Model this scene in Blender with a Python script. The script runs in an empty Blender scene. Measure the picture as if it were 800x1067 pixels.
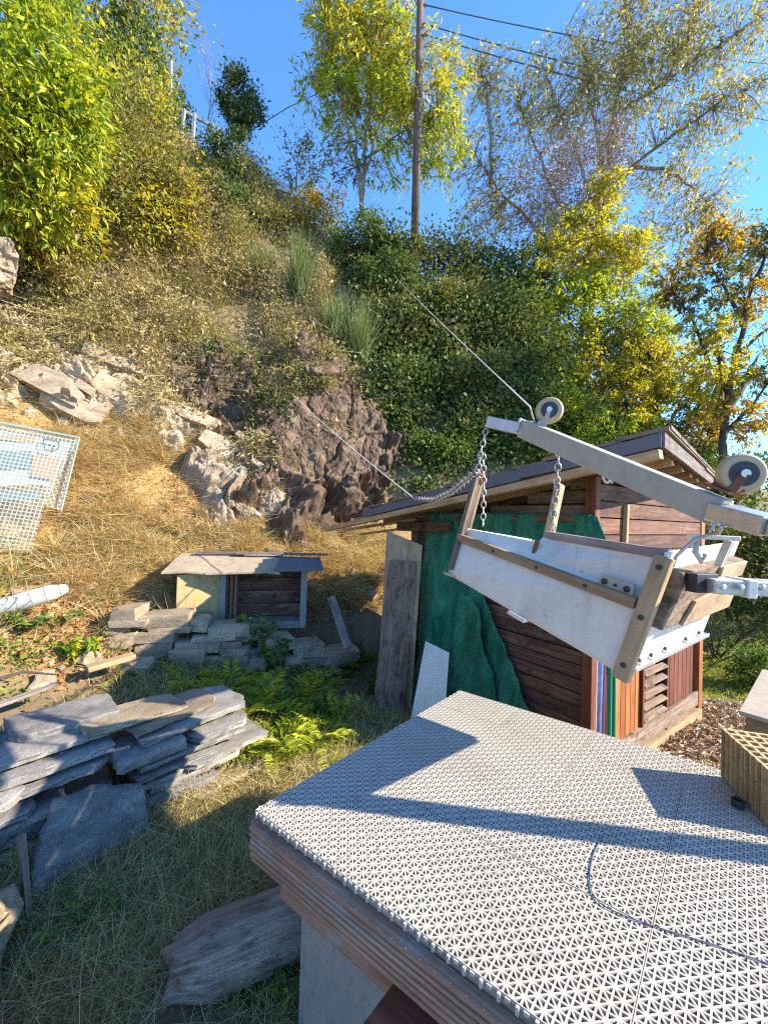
import bpy, math, random
import numpy as np
from mathutils import Vector, Matrix

random.seed(7)
RNG = np.random.default_rng(11)
C = bpy.context.scene.collection
SC = bpy.context.scene

# ------------------------------------------------------------------ camera model
CAMZ, FPX, CX, CY = 1.6, 425.0, 400.0, 533.5
PIT, ROL = math.radians(0.9), math.radians(1.7)
FWD = Vector((0, math.cos(PIT), math.sin(PIT)))
UP0 = Vector((0, -math.sin(PIT), math.cos(PIT)))
RT0 = Vector((1, 0, 0))
CR = RT0 * math.cos(ROL) + UP0 * math.sin(ROL)
CU = -RT0 * math.sin(ROL) + UP0 * math.cos(ROL)


def P(px, py, d):
    """the point of the place seen at photo position (px, py) that lies d metres ahead"""
    r = FWD + CR * ((px - CX) / FPX) - CU * ((py - CY) / FPX)
    return Vector((0, 0, CAMZ)) + r * (d / r.y)


def Pz(px, py, z):
    r = FWD + CR * ((px - CX) / FPX) - CU * ((py - CY) / FPX)
    return Vector((0, 0, CAMZ)) + r * ((z - CAMZ) / r.z)


# ------------------------------------------------------------------ noise
def _h(ix, iy, iz, s):
    n = (ix * 374761393 + iy * 668265263 + iz * 2147483647 + s * 1274126177) & 0xFFFFFFFF
    n = ((n ^ (n >> 13)) * 1274126177) & 0xFFFFFFFF
    n = (n ^ (n >> 16)) & 0xFFFFFFFF
    return n / 4294967295.0


def vnoise(p, s=0):
    p = np.asarray(p, float)
    i = np.floor(p).astype(np.int64)
    f = p - i
    f = f * f * (3 - 2 * f)
    r = 0
    for a in (0, 1):
        for b in (0, 1):
            for c in (0, 1):
                w = (f[..., 0] if a else 1 - f[..., 0]) * (f[..., 1] if b else 1 - f[..., 1]) * (f[..., 2] if c else 1 - f[..., 2])
                r = r + w * _h(i[..., 0] + a, i[..., 1] + b, i[..., 2] + c, s)
    return r * 2 - 1


def fbm(p, o=4, s=0):
    p = np.asarray(p, float)
    r, a = 0, 1.0
    for k in range(o):
        r = r + a * vnoise(p, s + k)
        p = p * 2.03 + 7.1
        a *= .5
    return r


# ------------------------------------------------------------------ materials
def newmat(name):
    m = bpy.data.materials.new(name)
    m.use_nodes = True
    nt = m.node_tree
    nt.nodes.clear()
    return m, nt, nt.nodes.new('ShaderNodeOutputMaterial')


def ramp(nt, cols, pos=None):
    r = nt.nodes.new('ShaderNodeValToRGB')
    e = r.color_ramp.elements
    n = len(cols)
    pos = pos or [i / (n - 1) for i in range(n)]
    while len(e) < n:
        e.new(.5)
    for k in range(n):
        e[k].position = pos[k]
        e[k].color = (*cols[k], 1)
    return r


def noise(nt, scale, detail=5, rough=.6, vec=None, dist=0):
    n = nt.nodes.new('ShaderNodeTexNoise')
    n.inputs['Scale'].default_value = scale
    n.inputs['Detail'].default_value = detail
    n.inputs['Roughness'].default_value = rough
    n.inputs['Distortion'].default_value = dist
    if vec is not None:
        nt.links.new(vec, n.inputs['Vector'])
    return n


def mixc(nt, fac, a, b, mode='MIX'):
    m = nt.nodes.new('ShaderNodeMix')
    m.data_type = 'RGBA'
    m.blend_type = mode
    for sock, v in ((0, fac), (6, a), (7, b)):
        if isinstance(v, (int, float)):
            m.inputs[sock].default_value = v
        elif isinstance(v, tuple):
            m.inputs[sock].default_value = (*v, 1)
        else:
            nt.links.new(v, m.inputs[sock])
    return m.outputs[2]


def bump(nt, h, strength=.4, dist=.01):
    b = nt.nodes.new('ShaderNodeBump')
    b.inputs['Strength'].default_value = strength
    b.inputs['Distance'].default_value = dist
    nt.links.new(h, b.inputs['Height'])
    return b.outputs['Normal']


def attr(nt, name):
    a = nt.nodes.new('ShaderNodeAttribute')
    a.attribute_name = name
    return a


def mapping(nt, vec, scale):
    m = nt.nodes.new('ShaderNodeMapping')
    m.inputs['Scale'].default_value = scale
    nt.links.new(vec, m.inputs['Vector'])
    return m.outputs[0]


def objco(nt):
    return nt.nodes.new('ShaderNodeTexCoord').outputs['Object']


def principled(nt, out, col, rough=.7, metal=0, spec=.5, normal=None, rsock=None):
    b = nt.nodes.new('ShaderNodeBsdfPrincipled')
    if isinstance(col, tuple):
        b.inputs['Base Color'].default_value = (*col, 1)
    else:
        nt.links.new(col, b.inputs['Base Color'])
    b.inputs['Roughness'].default_value = rough
    if rsock is not None:
        nt.links.new(rsock, b.inputs['Roughness'])
    b.inputs['Metallic'].default_value = metal
    b.inputs['Specular IOR Level'].default_value = spec
    if normal is not None:
        nt.links.new(normal, b.inputs['Normal'])
    nt.links.new(b.outputs[0], out.inputs[0])
    return b


def mat_wood(name, cols, rough=.75, bumps=.5, knots=True, scale=1.0, dirt=None):
    """grain follows each board: attribute gr = (along, across, up) of the board"""
    m, nt, out = newmat(name)
    g = attr(nt, 'gr').outputs['Vector']
    n1 = noise(nt, 1.0, 6, .65, mapping(nt, g, (2.2 * scale, 46 * scale, 46 * scale)), .6)
    n2 = noise(nt, 1.0, 4, .6, mapping(nt, g, (5 * scale, 9 * scale, 9 * scale)))
    n3 = noise(nt, 1.0, 3, .7, mapping(nt, g, (9 * scale, 210 * scale, 210 * scale)))
    r = ramp(nt, cols)
    s = nt.nodes.new('ShaderNodeMath'); s.operation = 'MULTIPLY_ADD'
    nt.links.new(n1.outputs[0], s.inputs[0]); s.inputs[1].default_value = 1.9; s.inputs[2].default_value = -.45
    nt.links.new(s.outputs[0], r.inputs[0])
    rr = attr(nt, 'rnd').outputs['Fac']
    r2 = ramp(nt, [(.62, .6, .58), (1.15, 1.1, 1.05)])
    nt.links.new(rr, r2.inputs[0])
    c = mixc(nt, 1.0, r.outputs[0], r2.outputs[0], 'MULTIPLY')
    r3 = ramp(nt, [(.55, .52, .5), (1, 1, 1)], [.3, .62])
    nt.links.new(n2.outputs[0], r3.inputs[0])
    c = mixc(nt, .7, c, r3.outputs[0], 'MULTIPLY')
    if dirt:
        nd = noise(nt, 1.0, 5, .7, mapping(nt, g, (7, 14, 14)))
        rd = ramp(nt, [(0, 0, 0), (1, 1, 1)], [.52, .66])
        nt.links.new(nd.outputs[0], rd.inputs[0])
        c = mixc(nt, rd.outputs[0], c, dirt)
    h = nt.nodes.new('ShaderNodeMath'); h.operation = 'ADD'
    nt.links.new(n1.outputs[0], h.inputs[0]); nt.links.new(n3.outputs[0], h.inputs[1])
    principled(nt, out, c, rough, 0, .3, bump(nt, h.outputs[0], bumps, .006))
    return m


def mat_paint(name, col, rough=.5, dirt=(.25, .2, .15), amount=.35, metal=0, scale=6):
    m, nt, out = newmat(name)
    o = objco(nt)
    n = noise(nt, scale, 8, .7, o)
    r = ramp(nt, [(0, 0, 0), (amount,) * 3], [.48, .78])
    nt.links.new(n.outputs[0], r.inputs[0])
    c = mixc(nt, r.outputs[0], col, dirt)
    n3 = noise(nt, scale * 4.5, 8, .78, o, .5)
    r3 = ramp(nt, [(0, 0, 0), (min(1, amount * 1.3),) * 3], [.60, .66])
    nt.links.new(n3.outputs[0], r3.inputs[0])
    c = mixc(nt, r3.outputs[0], c, tuple(v * .75 for v in dirt))
    n4 = noise(nt, scale * 2.2, 6, .7, mapping(nt, o, (1, 1, .12)), .3)
    r5 = ramp(nt, [(0, 0, 0), (amount * .7,) * 3], [.5, .75])
    nt.links.new(n4.outputs[0], r5.inputs[0])
    c = mixc(nt, r5.outputs[0], c, dirt)
    n2 = noise(nt, scale * 14, 4, .7, o)
    r2 = ramp(nt, [(.86, .86, .86), (1.06, 1.06, 1.06)])
    nt.links.new(n2.outputs[0], r2.inputs[0])
    c = mixc(nt, 1.0, c, r2.outputs[0], 'MULTIPLY')
    principled(nt, out, c, rough, metal, .5, bump(nt, n2.outputs[0], .12, .003))
    return m


def mat_stone(name, cols, scale=7, bumps=.6, lichen=None, layered=0, rough=.8, speck=.5, bd=.03):
    m, nt, out = newmat(name)
    o = objco(nt)
    v = mapping(nt, o, (1, 1, 1 + layered))
    n = noise(nt, scale, 9, .68, v, .4)
    r = ramp(nt, cols)
    s = nt.nodes.new('ShaderNodeMath'); s.operation = 'MULTIPLY_ADD'
    nt.links.new(n.outputs[0], s.inputs[0]); s.inputs[1].default_value = 2.0; s.inputs[2].default_value = -.5
    nt.links.new(s.outputs[0], r.inputs[0])
    n2 = noise(nt, scale * 22, 4, .8, o)
    r2 = ramp(nt, [(.55, .55, .55), (1.35, 1.35, 1.35)], [.35, .68])
    nt.links.new(n2.outputs[0], r2.inputs[0])
    c = mixc(nt, speck, r.outputs[0], r2.outputs[0], 'MULTIPLY')
    ri = nt.nodes.new('ShaderNodeObjectInfo')
    r4 = ramp(nt, [(.72, .72, .74), (1.2, 1.18, 1.12)])
    nt.links.new(ri.outputs['Random'], r4.inputs[0])
    c = mixc(nt, 1.0, c, r4.outputs[0], 'MULTIPLY')
    gi = nt.nodes.new('ShaderNodeNewGeometry')
    r6 = ramp(nt, [(.62, .60, .58), (1.0, .98, .95), (1.25, 1.2, 1.1)])
    nt.links.new(gi.outputs['Random Per Island'], r6.inputs[0])
    c = mixc(nt, 1.0, c, r6.outputs[0], 'MULTIPLY')
    if lichen:
        nl = noise(nt, scale * .9, 6, .75, mapping(nt, o, (1.3, 1.3, 1.3)))
        rl = ramp(nt, [(0, 0, 0), (.8, .8, .8)], [.55, .68])
        nt.links.new(nl.outputs[0], rl.inputs[0])
        c = mixc(nt, rl.outputs[0], c, lichen)
    h = nt.nodes.new('ShaderNodeMath'); h.operation = 'MULTIPLY_ADD'
    nt.links.new(n2.outputs[0], h.inputs[0]); h.inputs[1].default_value = .35
    nt.links.new(n.outputs[0], h.inputs[2])
    principled(nt, out, c, rough, 0, .4, bump(nt, h.outputs[0], bumps, bd))
    return m


def mat_leaf(name, cols, pos=None, trans=.4, patch=None, pscale=.9, rough=.5, tint=1.25, spec=.35):
    """one random value per leaf picks its colour; patches of another colour grow through the crown"""
    m, nt, out = newmat(name)
    geo = nt.nodes.new('ShaderNodeNewGeometry')
    r = ramp(nt, cols, pos)
    nt.links.new(geo.outputs['Random Per Island'], r.inputs[0])
    c = r.outputs[0]
    if patch:
        n = noise(nt, pscale, 3, .6, objco(nt))
        rp = ramp(nt, [(0, 0, 0), (.9, .9, .9)], [.46, .6])
        nt.links.new(n.outputs[0], rp.inputs[0])
        c = mixc(nt, rp.outputs[0], c, patch)
    b = nt.nodes.new('ShaderNodeBsdfPrincipled')
    nt.links.new(c, b.inputs['Base Color'])
    b.inputs['Roughness'].default_value = rough
    b.inputs['Specular IOR Level'].default_value = spec
    t = nt.nodes.new('ShaderNodeBsdfTranslucent')
    ct = mixc(nt, 1.0, c, (tint, tint * 1.02, tint * .6), 'MULTIPLY')
    nt.links.new(ct, t.inputs['Color'])
    mx = nt.nodes.new('ShaderNodeMixShader')
    mx.inputs[0].default_value = trans
    nt.links.new(b.outputs[0], mx.inputs[1])
    nt.links.new(t.outputs[0], mx.inputs[2])
    nt.links.new(mx.outputs[0], out.inputs[0])
    return m


# ------------------------------------------------------------------ mesh building
def tag(o, label=None, cat=None, group=None, kind=None):
    if label: o['label'] = label
    if cat: o['category'] = cat
    if group: o['group'] = group
    if kind: o['kind'] = kind
    return o


def thing(name, label, cat, loc=(0, 0, 0), rz=0, group=None):
    o = bpy.data.objects.new(name, None)
    C.objects.link(o)
    o.empty_display_size = .1
    o.location = loc
    o.rotation_euler = (0, 0, rz)
    return tag(o, label, cat, group)


def pmat(o):
    return Matrix.Translation(o.location) @ Matrix.Rotation(o.rotation_euler.z, 4, 'Z')


def link_mesh(name, me, mat, parent=None, grp=None):
    me.materials.append(mat)
    o = bpy.data.objects.new(name, me)
    C.objects.link(o)
    if parent is not None:
        o.parent = parent
    return o


def world_inv(parent):
    chain = Matrix.Identity(4)
    p = parent
    while p is not None:
        chain = pmat(p) @ chain
        p = p.parent
    return chain.inverted()


def np_mesh(name, V, F, mat, parent=None, smooth=False, origin=None):
    """V (n,3) world coordinates, F (m,k) all the same k"""
    V = np.asarray(V, np.float32).reshape(-1, 3)
    F = np.asarray(F, np.int32)
    if parent is not None:
        M = np.array(world_inv(parent))
        V = V @ M[:3, :3].T + M[:3, 3]
    elif origin is not None:
        V = V - np.array(origin, np.float32)
    me = bpy.data.meshes.new(name)
    me.vertices.add(len(V))
    me.vertices.foreach_set('co', V.astype(np.float32).ravel())
    k = F.shape[1]
    me.loops.add(F.size)
    me.loops.foreach_set('vertex_index', F.ravel())
    me.polygons.add(len(F))
    me.polygons.foreach_set('loop_start', np.arange(0, F.size, k, dtype=np.int32))
    me.update(calc_edges=True)
    me.polygons.foreach_set('use_smooth', np.full(len(F), bool(smooth)))
    o = link_mesh(name, me, mat, parent)
    if parent is None and origin is not None:
        o.location = origin
    return o


class MB:
    def __init__(s):
        s.v, s.f, s.g, s.r = [], [], [], []

    def add(s, vs, fs, g=None, r=None):
        b = len(s.v)
        r = random.random() if r is None else r
        s.v += [Vector(v) for v in vs]
        s.g += [Vector(v) for v in (g or vs)]
        s.r += [r] * len(vs)
        s.f += [tuple(b + i for i in f) for f in fs]

    def hexa(s, p, g=None, r=None):
        s.add(p, [(3, 2, 1, 0), (4, 5, 6, 7), (0, 1, 5, 4), (1, 2, 6, 5), (2, 3, 7, 6), (3, 0, 4, 7)], g, r)
        return s

    def bar(s, p, q, w, h, up=(0, 0, 1), seg=1, wob=0):
        p, q = Vector(p), Vector(q)
        d = (q - p); L = d.length; d = d / L
        up = Vector(up)
        sd = d.cross(up).normalized()
        u = sd.cross(d).normalized()
        o = Vector((random.random() * 20, random.random() * 20, random.random() * 20))
        r = random.random()
        vs, gs = [], []
        for k in range(seg + 1):
            t = k / seg
            c = p + d * (L * t)
            if wob and 0 < k < seg:
                c = c + sd * random.uniform(-wob, wob) + u * random.uniform(-wob, wob)
            for a, b in ((-1, -1), (1, -1), (1, 1), (-1, 1)):
                vs.append(c + sd * (a * w / 2) + u * (b * h / 2))
                gs.append(o + Vector((L * t, a * w / 2, b * h / 2)))
        fs = [(0, 1, 2, 3), tuple(4 * seg + i for i in (3, 2, 1, 0))]
        for k in range(seg):
            for i in range(4):
                j = (i + 1) % 4
                fs.append((4 * k + j, 4 * k + i, 4 * k + 4 + i, 4 * k + 4 + j))
        s.add(vs, fs, gs, r)
        return s

    def tube(s, pts, rad, n=8, cap=True):
        pts = [Vector(p) for p in pts]
        m = len(pts)
        rad = rad if isinstance(rad, (list, tuple)) else [rad] * m
        ref = Vector((.13, .31, .94))
        vs, fs, gs = [], [], []
        run = 0
        o = random.random() * 20
        for k in range(m):
            d = (pts[min(k + 1, m - 1)] - pts[max(k - 1, 0)]).normalized()
            a = d.cross(ref)
            if a.length < .05:
                a = d.cross(Vector((1, 0, 0)))
            a.normalize(); b = d.cross(a)
            if k: run += (pts[k] - pts[k - 1]).length
            for i in range(n):
                th = 2 * math.pi * i / n
                vs.append(pts[k] + (a * math.cos(th) + b * math.sin(th)) * rad[k])
                gs.append(Vector((o + run, rad[k] * math.cos(th), rad[k] * math.sin(th))))
        for k in range(m - 1):
            for i in range(n):
                j = (i + 1) % n
                fs.append((k * n + j, k * n + i, k * n + n + i, k * n + n + j))
        if cap:
            fs.append(tuple(range(n)))
            fs.append(tuple((m - 1) * n + i for i in reversed(range(n))))
        s.add(vs, fs, gs)
        return s

    def lathe(s, c, axis, prof, n=28):
        """prof: list of (along axis, radius)"""
        c, ax = Vector(c), Vector(axis).normalized()
        a = ax.cross(Vector((.2, .3, .93))).normalized()
        b = ax.cross(a)
        vs, fs = [], []
        m = len(prof)
        for h, r in prof:
            for i in range(n):
                th = 2 * math.pi * i / n
                vs.append(c + ax * h + (a * math.cos(th) + b * math.sin(th)) * r)
        for k in range(m - 1):
            for i in range(n):
                j = (i + 1) % n
                fs.append((k * n + j, k * n + i, k * n + n + i, k * n + n + j))
        fs.append(tuple(range(n)))
        fs.append(tuple((m - 1) * n + i for i in reversed(range(n))))
        s.add(vs, fs)
        return s

    def torus(s, c, axis, R, r, n=16, k=8):
        c, ax = Vector(c), Vector(axis).normalized()
        a = ax.cross(Vector((.2, .3, .93))).normalized()
        b = ax.cross(a)
        pts = [c + (a * math.cos(2 * math.pi * i / n) + b * math.sin(2 * math.pi * i / n)) * R for i in range(n + 1)]
        return s.tube(pts, r, k, cap=False)

    def chain(s, pts, L=.042, w=.026, r=.0036):
        pts = [Vector(p) for p in pts]
        seg = []
        for p, q in zip(pts, pts[1:]):
            n = max(1, int((q - p).length / .004))
            seg += [p.lerp(q, i / n) for i in range(n)]
        seg.append(pts[-1])
        step = L * .74
        acc, last, cs = 0, seg[0], []
        for q in seg[1:]:
            acc += (q - last).length
            if acc >= step:
                cs.append((q, (q - last).normalized())); acc = 0
            last = q
        for i, (c, d) in enumerate(cs):
            a = d.cross(Vector((.3, .8, .1))).normalized()
            if i % 2: a = d.cross(a).normalized()
            ring = []
            for t in range(13):
                th = 2 * math.pi * t / 12
                ring.append(c + d * (math.cos(th) * L / 2) + a * (math.sin(th) * w / 2))
            s.tube(ring, r, 6, cap=False)
        return s

    def build(s, name, mat, parent=None, smooth=False, bevel=0, origin=None):
        me = bpy.data.meshes.new(name)
        off = Vector((0, 0, 0))
        V = s.v
        if parent is not None:
            M = world_inv(parent)
            V = [M @ v for v in V]
        elif origin is not None:
            off = Vector(origin)
            V = [v - off for v in V]
        me.from_pydata([tuple(v) for v in V], [], s.f)
        a = me.attributes.new('gr', 'FLOAT_VECTOR', 'POINT')
        a.data.foreach_set('vector', np.array([tuple(v) for v in s.g], np.float32).ravel())
        a = me.attributes.new('rnd', 'FLOAT', 'POINT')
        a.data.foreach_set('value', np.array(s.r, np.float32))
        me.update()
        if smooth:
            me.polygons.foreach_set('use_smooth', np.ones(len(me.polygons), bool))
        o = link_mesh(name, me, mat, parent)
        if parent is None:
            o.location = off
        if bevel:
            b = o.modifiers.new('bevel', 'BEVEL')
            b.width = bevel; b.segments = 2; b.limit_method = 'ANGLE'
        return o


# leaves: one folded quad per leaf, N leaves in one call
def leaf_arrays(pts, dirs, size, aspect=.45, fold=.25, jitter=.35):
    pts = np.asarray(pts, float); n = len(pts)
    d = np.asarray(dirs, float)
    d = d / (np.linalg.norm(d, axis=1, keepdims=True) + 1e-9)
    rv = RNG.normal(size=(n, 3))
    sd = np.cross(d, rv); sd /= (np.linalg.norm(sd, axis=1, keepdims=True) + 1e-9)
    up = np.cross(sd, d)
    L = (np.asarray(size) * np.clip(np.exp(RNG.normal(0, jitter, n)), .4, 1.6))[:, None]
    W = L * aspect
    base = pts
    tip = pts + d * L - np.array([0, 0, .12]) * L
    mid = pts + d * L * .48
    l = mid + sd * W * .5 + up * W * fold
    r = mid - sd * W * .5 + up * W * fold
    V = np.stack([base, l, tip, r], 1).reshape(-1, 3)
    F = np.arange(n * 4).reshape(-1, 4)
    return V, F


def blade_arrays(roots, dirs, length, width, bend=.5, seg=3, side=None):
    roots = np.asarray(roots, float); n = len(roots)
    d = np.asarray(dirs, float); d = d / (np.linalg.norm(d, axis=1, keepdims=True) + 1e-9)
    L = np.broadcast_to(np.asarray(length, float), (n,))[:, None]
    W = np.broadcast_to(np.asarray(width, float), (n,))[:, None]
    hz = RNG.normal(size=(n, 3)); hz[:, 2] = -.25
    hz /= np.linalg.norm(hz, axis=1, keepdims=True)
    sd = np.cross(d, hz); sd /= (np.linalg.norm(sd, axis=1, keepdims=True) + 1e-9)
    B = (bend * RNG.uniform(.3, 1.5, n))[:, None]
    rows = []
    for k in range(seg + 1):
        t = k / seg
        c = roots + d * L * t + hz * L * B * t * t
        w = W * (1 - .85 * t)
        rows.append(c + sd * w / 2); rows.append(c - sd * w / 2)
    V = np.stack(rows, 1)
    m = 2 * (seg + 1)
    F = []
    for k in range(seg):
        F.append(np.stack([np.arange(n) * m + 2 * k + j for j in (0, 1, 3, 2)], 1))
    return V.reshape(-1, 3), np.concatenate(F)


def merge(parts):
    Vs, Fs, b = [], [], 0
    for V, F in parts:
        Vs.append(V); Fs.append(F + b); b += len(V)
    return np.concatenate(Vs), np.concatenate(Fs)


# ------------------------------------------------------------------ terrain
_ctl = [  # photo position and metres ahead
    (200, 1060, 1.35), (60, 1050, 1.4), (250, 880, 2.0), (330, 800, 2.6), (380, 745, 3.5), (395, 738, 4.1),
    (330, 690, 4.8), (370, 640, 5.5), (300, 655, 5.0), (230, 650, 4.5), (160, 715, 3.5), (225, 700, 3.75), (60, 690, 3.2), (0, 700, 2.9),
    (150, 872, 2.0), (60, 640, 3.7), (60, 580, 4.4), (120, 500, 5.5), (60, 425, 6.2), (170, 435, 6.8), (250, 490, 6.9), (290, 525, 6.6),
    (250, 565, 5.6), (200, 590, 5.1), (340, 570, 6.2), (340, 545, 7.0), (385, 532, 7.5), (450, 530, 7.8), (540, 540, 8.3), (640, 548, 8.8),
    (700, 745, 3.9), (760, 755, 3.6), (780, 700, 5.2), (740, 708, 5.2),
    (0, 330, 6.6), (100, 350, 7.0), (180, 385, 7.6), (290, 405, 8.0), (330, 400, 8.1), (0, 420, 5.9),
    (60, 250, 8.2), (150, 210, 9.2), (100, 110, 10.5), (205, 160, 11), (300, 235, 11.3), (430, 290, 12), (540, 330, 12.6),
    (520, 450, 9.3), (430, 430, 8.9), (250, 300, 9.3), (360, 330, 9.6), (620, 400, 13), (700, 470, 14), (800, 510, 15), (1000, 545, 17),
    (0, 160, 9.4), (-200, 200, 8.5), (-200, 420, 5.2)]
_w = [(-8, 20, 13.5), (0, 22, 9.5), (10, 25, 6), (25, 25, 1), (-20, 15, 15), (-12, 5, 8.5), (-12, 0, 6.5), (-5, .5, 1.9), (-6, -4, 2), (-2.6, .6, .25),
      (3, 0, 0), (3, -4, 0), (0, -4, 0), (0, 0, 0), (1.5, 1.5, -.02), (8, 3, -.4), (12, 0, -1), (12, 8, -.3), (20, 10, -1), (25, 0, -2), (2, 4, -.15), (1, 3.5, -.2),
      (.4, 4.2, -.36), (1.2, 6, .1), (3.2, 5.2, -.2), (0, 40, 12), (-40, 20, 18), (40, 40, 0), (40, -20, -4), (-40, -20, 4), (0, -30, -2)]
_pts = np.array([tuple(P(*c)) for c in _ctl] + [tuple(w) for w in _w])
_xy, _zz = _pts[:, :2], _pts[:, 2]
_n = len(_xy)


def _phi(r):
    return r


_A = np.zeros((_n + 3, _n + 3))
_A[:_n, :_n] = _phi(np.linalg.norm(_xy[:, None] - _xy[None], axis=2)) - 1e-3 * np.eye(_n)
_A[:_n, _n] = 1; _A[:_n, _n + 1:] = _xy
_A[_n:, :_n] = _A[:_n, _n:].T
_c = np.linalg.solve(_A, np.concatenate([_zz, np.zeros(3)]))


def TZ0(x, y):
    x, y = np.asarray(x, float), np.asarray(y, float)
    sh = x.shape
    q = np.stack([x.ravel(), y.ravel()], 1)
    q[:, 0] = np.clip(q[:, 0], -42, 42); q[:, 1] = np.clip(q[:, 1], -30, 42)
    r = np.linalg.norm(q[:, None] - _xy[None], axis=2)
    return (_phi(r) @ _c[:_n] + _c[_n] + q @ _c[_n + 1:]).reshape(sh)


def TZ(x, y):
    x, y = np.asarray(x, float), np.asarray(y, float)
    z = TZ0(x, y)
    steep = np.clip((z - 1.0) / 3.0, 0, 1) * np.clip((y - 3) / 2, 0, 1)
    p = np.stack([x, y, np.zeros_like(x)], -1)
    return z + fbm(p * 1.3, 4, 3) * (.03 + .16 * steep) + fbm(p * 7, 2, 9) * .012


def tz(x, y):
    return float(TZ(np.array([x]), np.array([y]))[0])


def ground_pt(px, py, d0=2.0, d1=18):
    """where the line of sight first meets the ground"""
    ds = np.linspace(d0, d1, 400)
    a, b = P(px, py, 1.0), Vector((0, 0, CAMZ))
    r = a - b
    X, Y, Z = b.x + r.x * ds, b.y + r.y * ds, b.z + r.z * ds
    h = TZ(X, Y)
    k = np.argmax(Z < h)
    return Vector((X[k], Y[k], h[k]))


def axis_vals(lo, f0, f1, hi, fine, g=1.16):
    a = list(np.arange(f0, f1 + 1e-6, fine))
    s, x = fine, f1
    up = []
    while x < hi:
        s *= g; x += s; up.append(x)
    s, x = fine, f0
    dn = []
    while x > lo:
        s *= g; x -= s; dn.append(x)
    return np.array(dn[::-1] + a + up)


xs = axis_vals(-300, -7.5, 5, 300, .06)
ys = axis_vals(-120, .3, 12.5, 400, .06)
GX, GY = np.meshgrid(xs, ys)
GZ = TZ(GX, GY)
V = np.stack([GX, GY, GZ], -1).reshape(-1, 3)
nx = len(xs)
ii, jj = np.meshgrid(np.arange(len(xs) - 1), np.arange(len(ys) - 1))
k0 = (jj * nx + ii).ravel()
F = np.stack([k0, k0 + 1, k0 + 1 + nx, k0 + nx], 1)

m, nt, out = newmat('ground_earth')
o_ = objco(nt)
dry = attr(nt, 'dry').outputs['Fac']
chip = attr(nt, 'chip').outputs['Fac']
grn = attr(nt, 'green').outputs['Fac']
n1 = noise(nt, 2.2, 9, .7, o_)
n2 = noise(nt, 30, 6, .75, o_)
soil = ramp(nt, [(.07, .052, .03), (.17, .13, .075), (.28, .21, .13)], [.3, .5, .75]); nt.links.new(n1.outputs[0], soil.inputs[0])
stra = ramp(nt, [(.13, .08, .03), (.33, .21, .075), (.45, .32, .14)], [.3, .5, .7]); nt.links.new(n2.outputs[0], stra.inputs[0])
chp = ramp(nt, [(.10, .06, .03), (.33, .21, .10), (.5, .37, .22)], [.32, .52, .7]); nt.links.new(n2.outputs[0], chp.inputs[0])
gre = ramp(nt, [(.05, .06, .012), (.14, .15, .03), (.28, .26, .05)], [.3, .5, .7]); nt.links.new(n2.outputs[0], gre.inputs[0])
c = mixc(nt, dry, soil.outputs[0], stra.outputs[0])
c = mixc(nt, chip, c, chp.outputs[0])
c = mixc(nt, grn, c, gre.outputs[0])
n4 = noise(nt, 3.5, 9, .75, mapping(nt, o_, (1.6, 1.6, .55)), .8)
clf = ramp(nt, [(.03, .02, .016), (.11, .075, .055), (.24, .18, .14)], [.32, .52, .72]); nt.links.new(n4.outputs[0], clf.inputs[0])
c = mixc(nt, attr(nt, 'cliff').outputs['Fac'], c, clf.outputs[0])
principled(nt, out, c, .95, 0, .15, bump(nt, n2.outputs[0], .8, .03))
ground = np_mesh('ground', V, F, m, smooth=True)
tag(ground, kind='structure')


def sm(a, b, x):
    t = np.clip((x - a) / (b - a), 0, 1)
    return t * t * (3 - 2 * t)


def dry_top(x):
    return np.clip(3.25 - .73 * (x + 3.68), 1.55, 3.5)


def dry_mask(x, y):
    z = TZ0(x, y)
    n = fbm(np.stack([x * .9, y * .9, x * 0], -1), 3, 5)
    return np.clip(sm(.25, .75, z + n * .15) * (1 - .85 * sm(-.1, .7, z + n * .35 - dry_top(x))) * sm(2.5, 3.2, y) * (1 - sm(1.0, 2.0, x)) + 0, 0, 1)


def cliff_mask(x, y):
    z = TZ0(x, y)
    n = fbm(np.stack([x * 1.1, y * 1.1, x * 0], -1), 3, 35) * .3
    return np.exp(-((x + 1.25 + n) / .75) ** 4) * sm(1.55, 1.9, z + n) * (1 - sm(4.2, 4.9, z + n)) * sm(5.5, 6, y)


def chip_mask(x, y):
    n = fbm(np.stack([x * 1.3, y * 1.3, x * 0], -1), 3, 15) * .25
    return sm(2.0, 2.4, x + n) * (1 - sm(4.15, 4.6, y + n)) * (1 - sm(5, 6, x))


def green_mask(x, y):
    n = fbm(np.stack([x * 1.3, y * 1.3, x * 0], -1), 3, 25) * .25
    return sm(2.7, 3.2, x + n) * sm(4.3, 4.7, y + n) * (1 - sm(7, 8, y))


fx, fy = GX.ravel(), GY.ravel()
for nm, fn in (('cliff', cliff_mask), ('dry', dry_mask), ('chip', chip_mask), ('green', green_mask)):
    a = ground.data.attributes.new(nm, 'FLOAT', 'POINT')
    a.data.foreach_set('value', fn(fx, fy).astype(np.float32))

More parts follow.
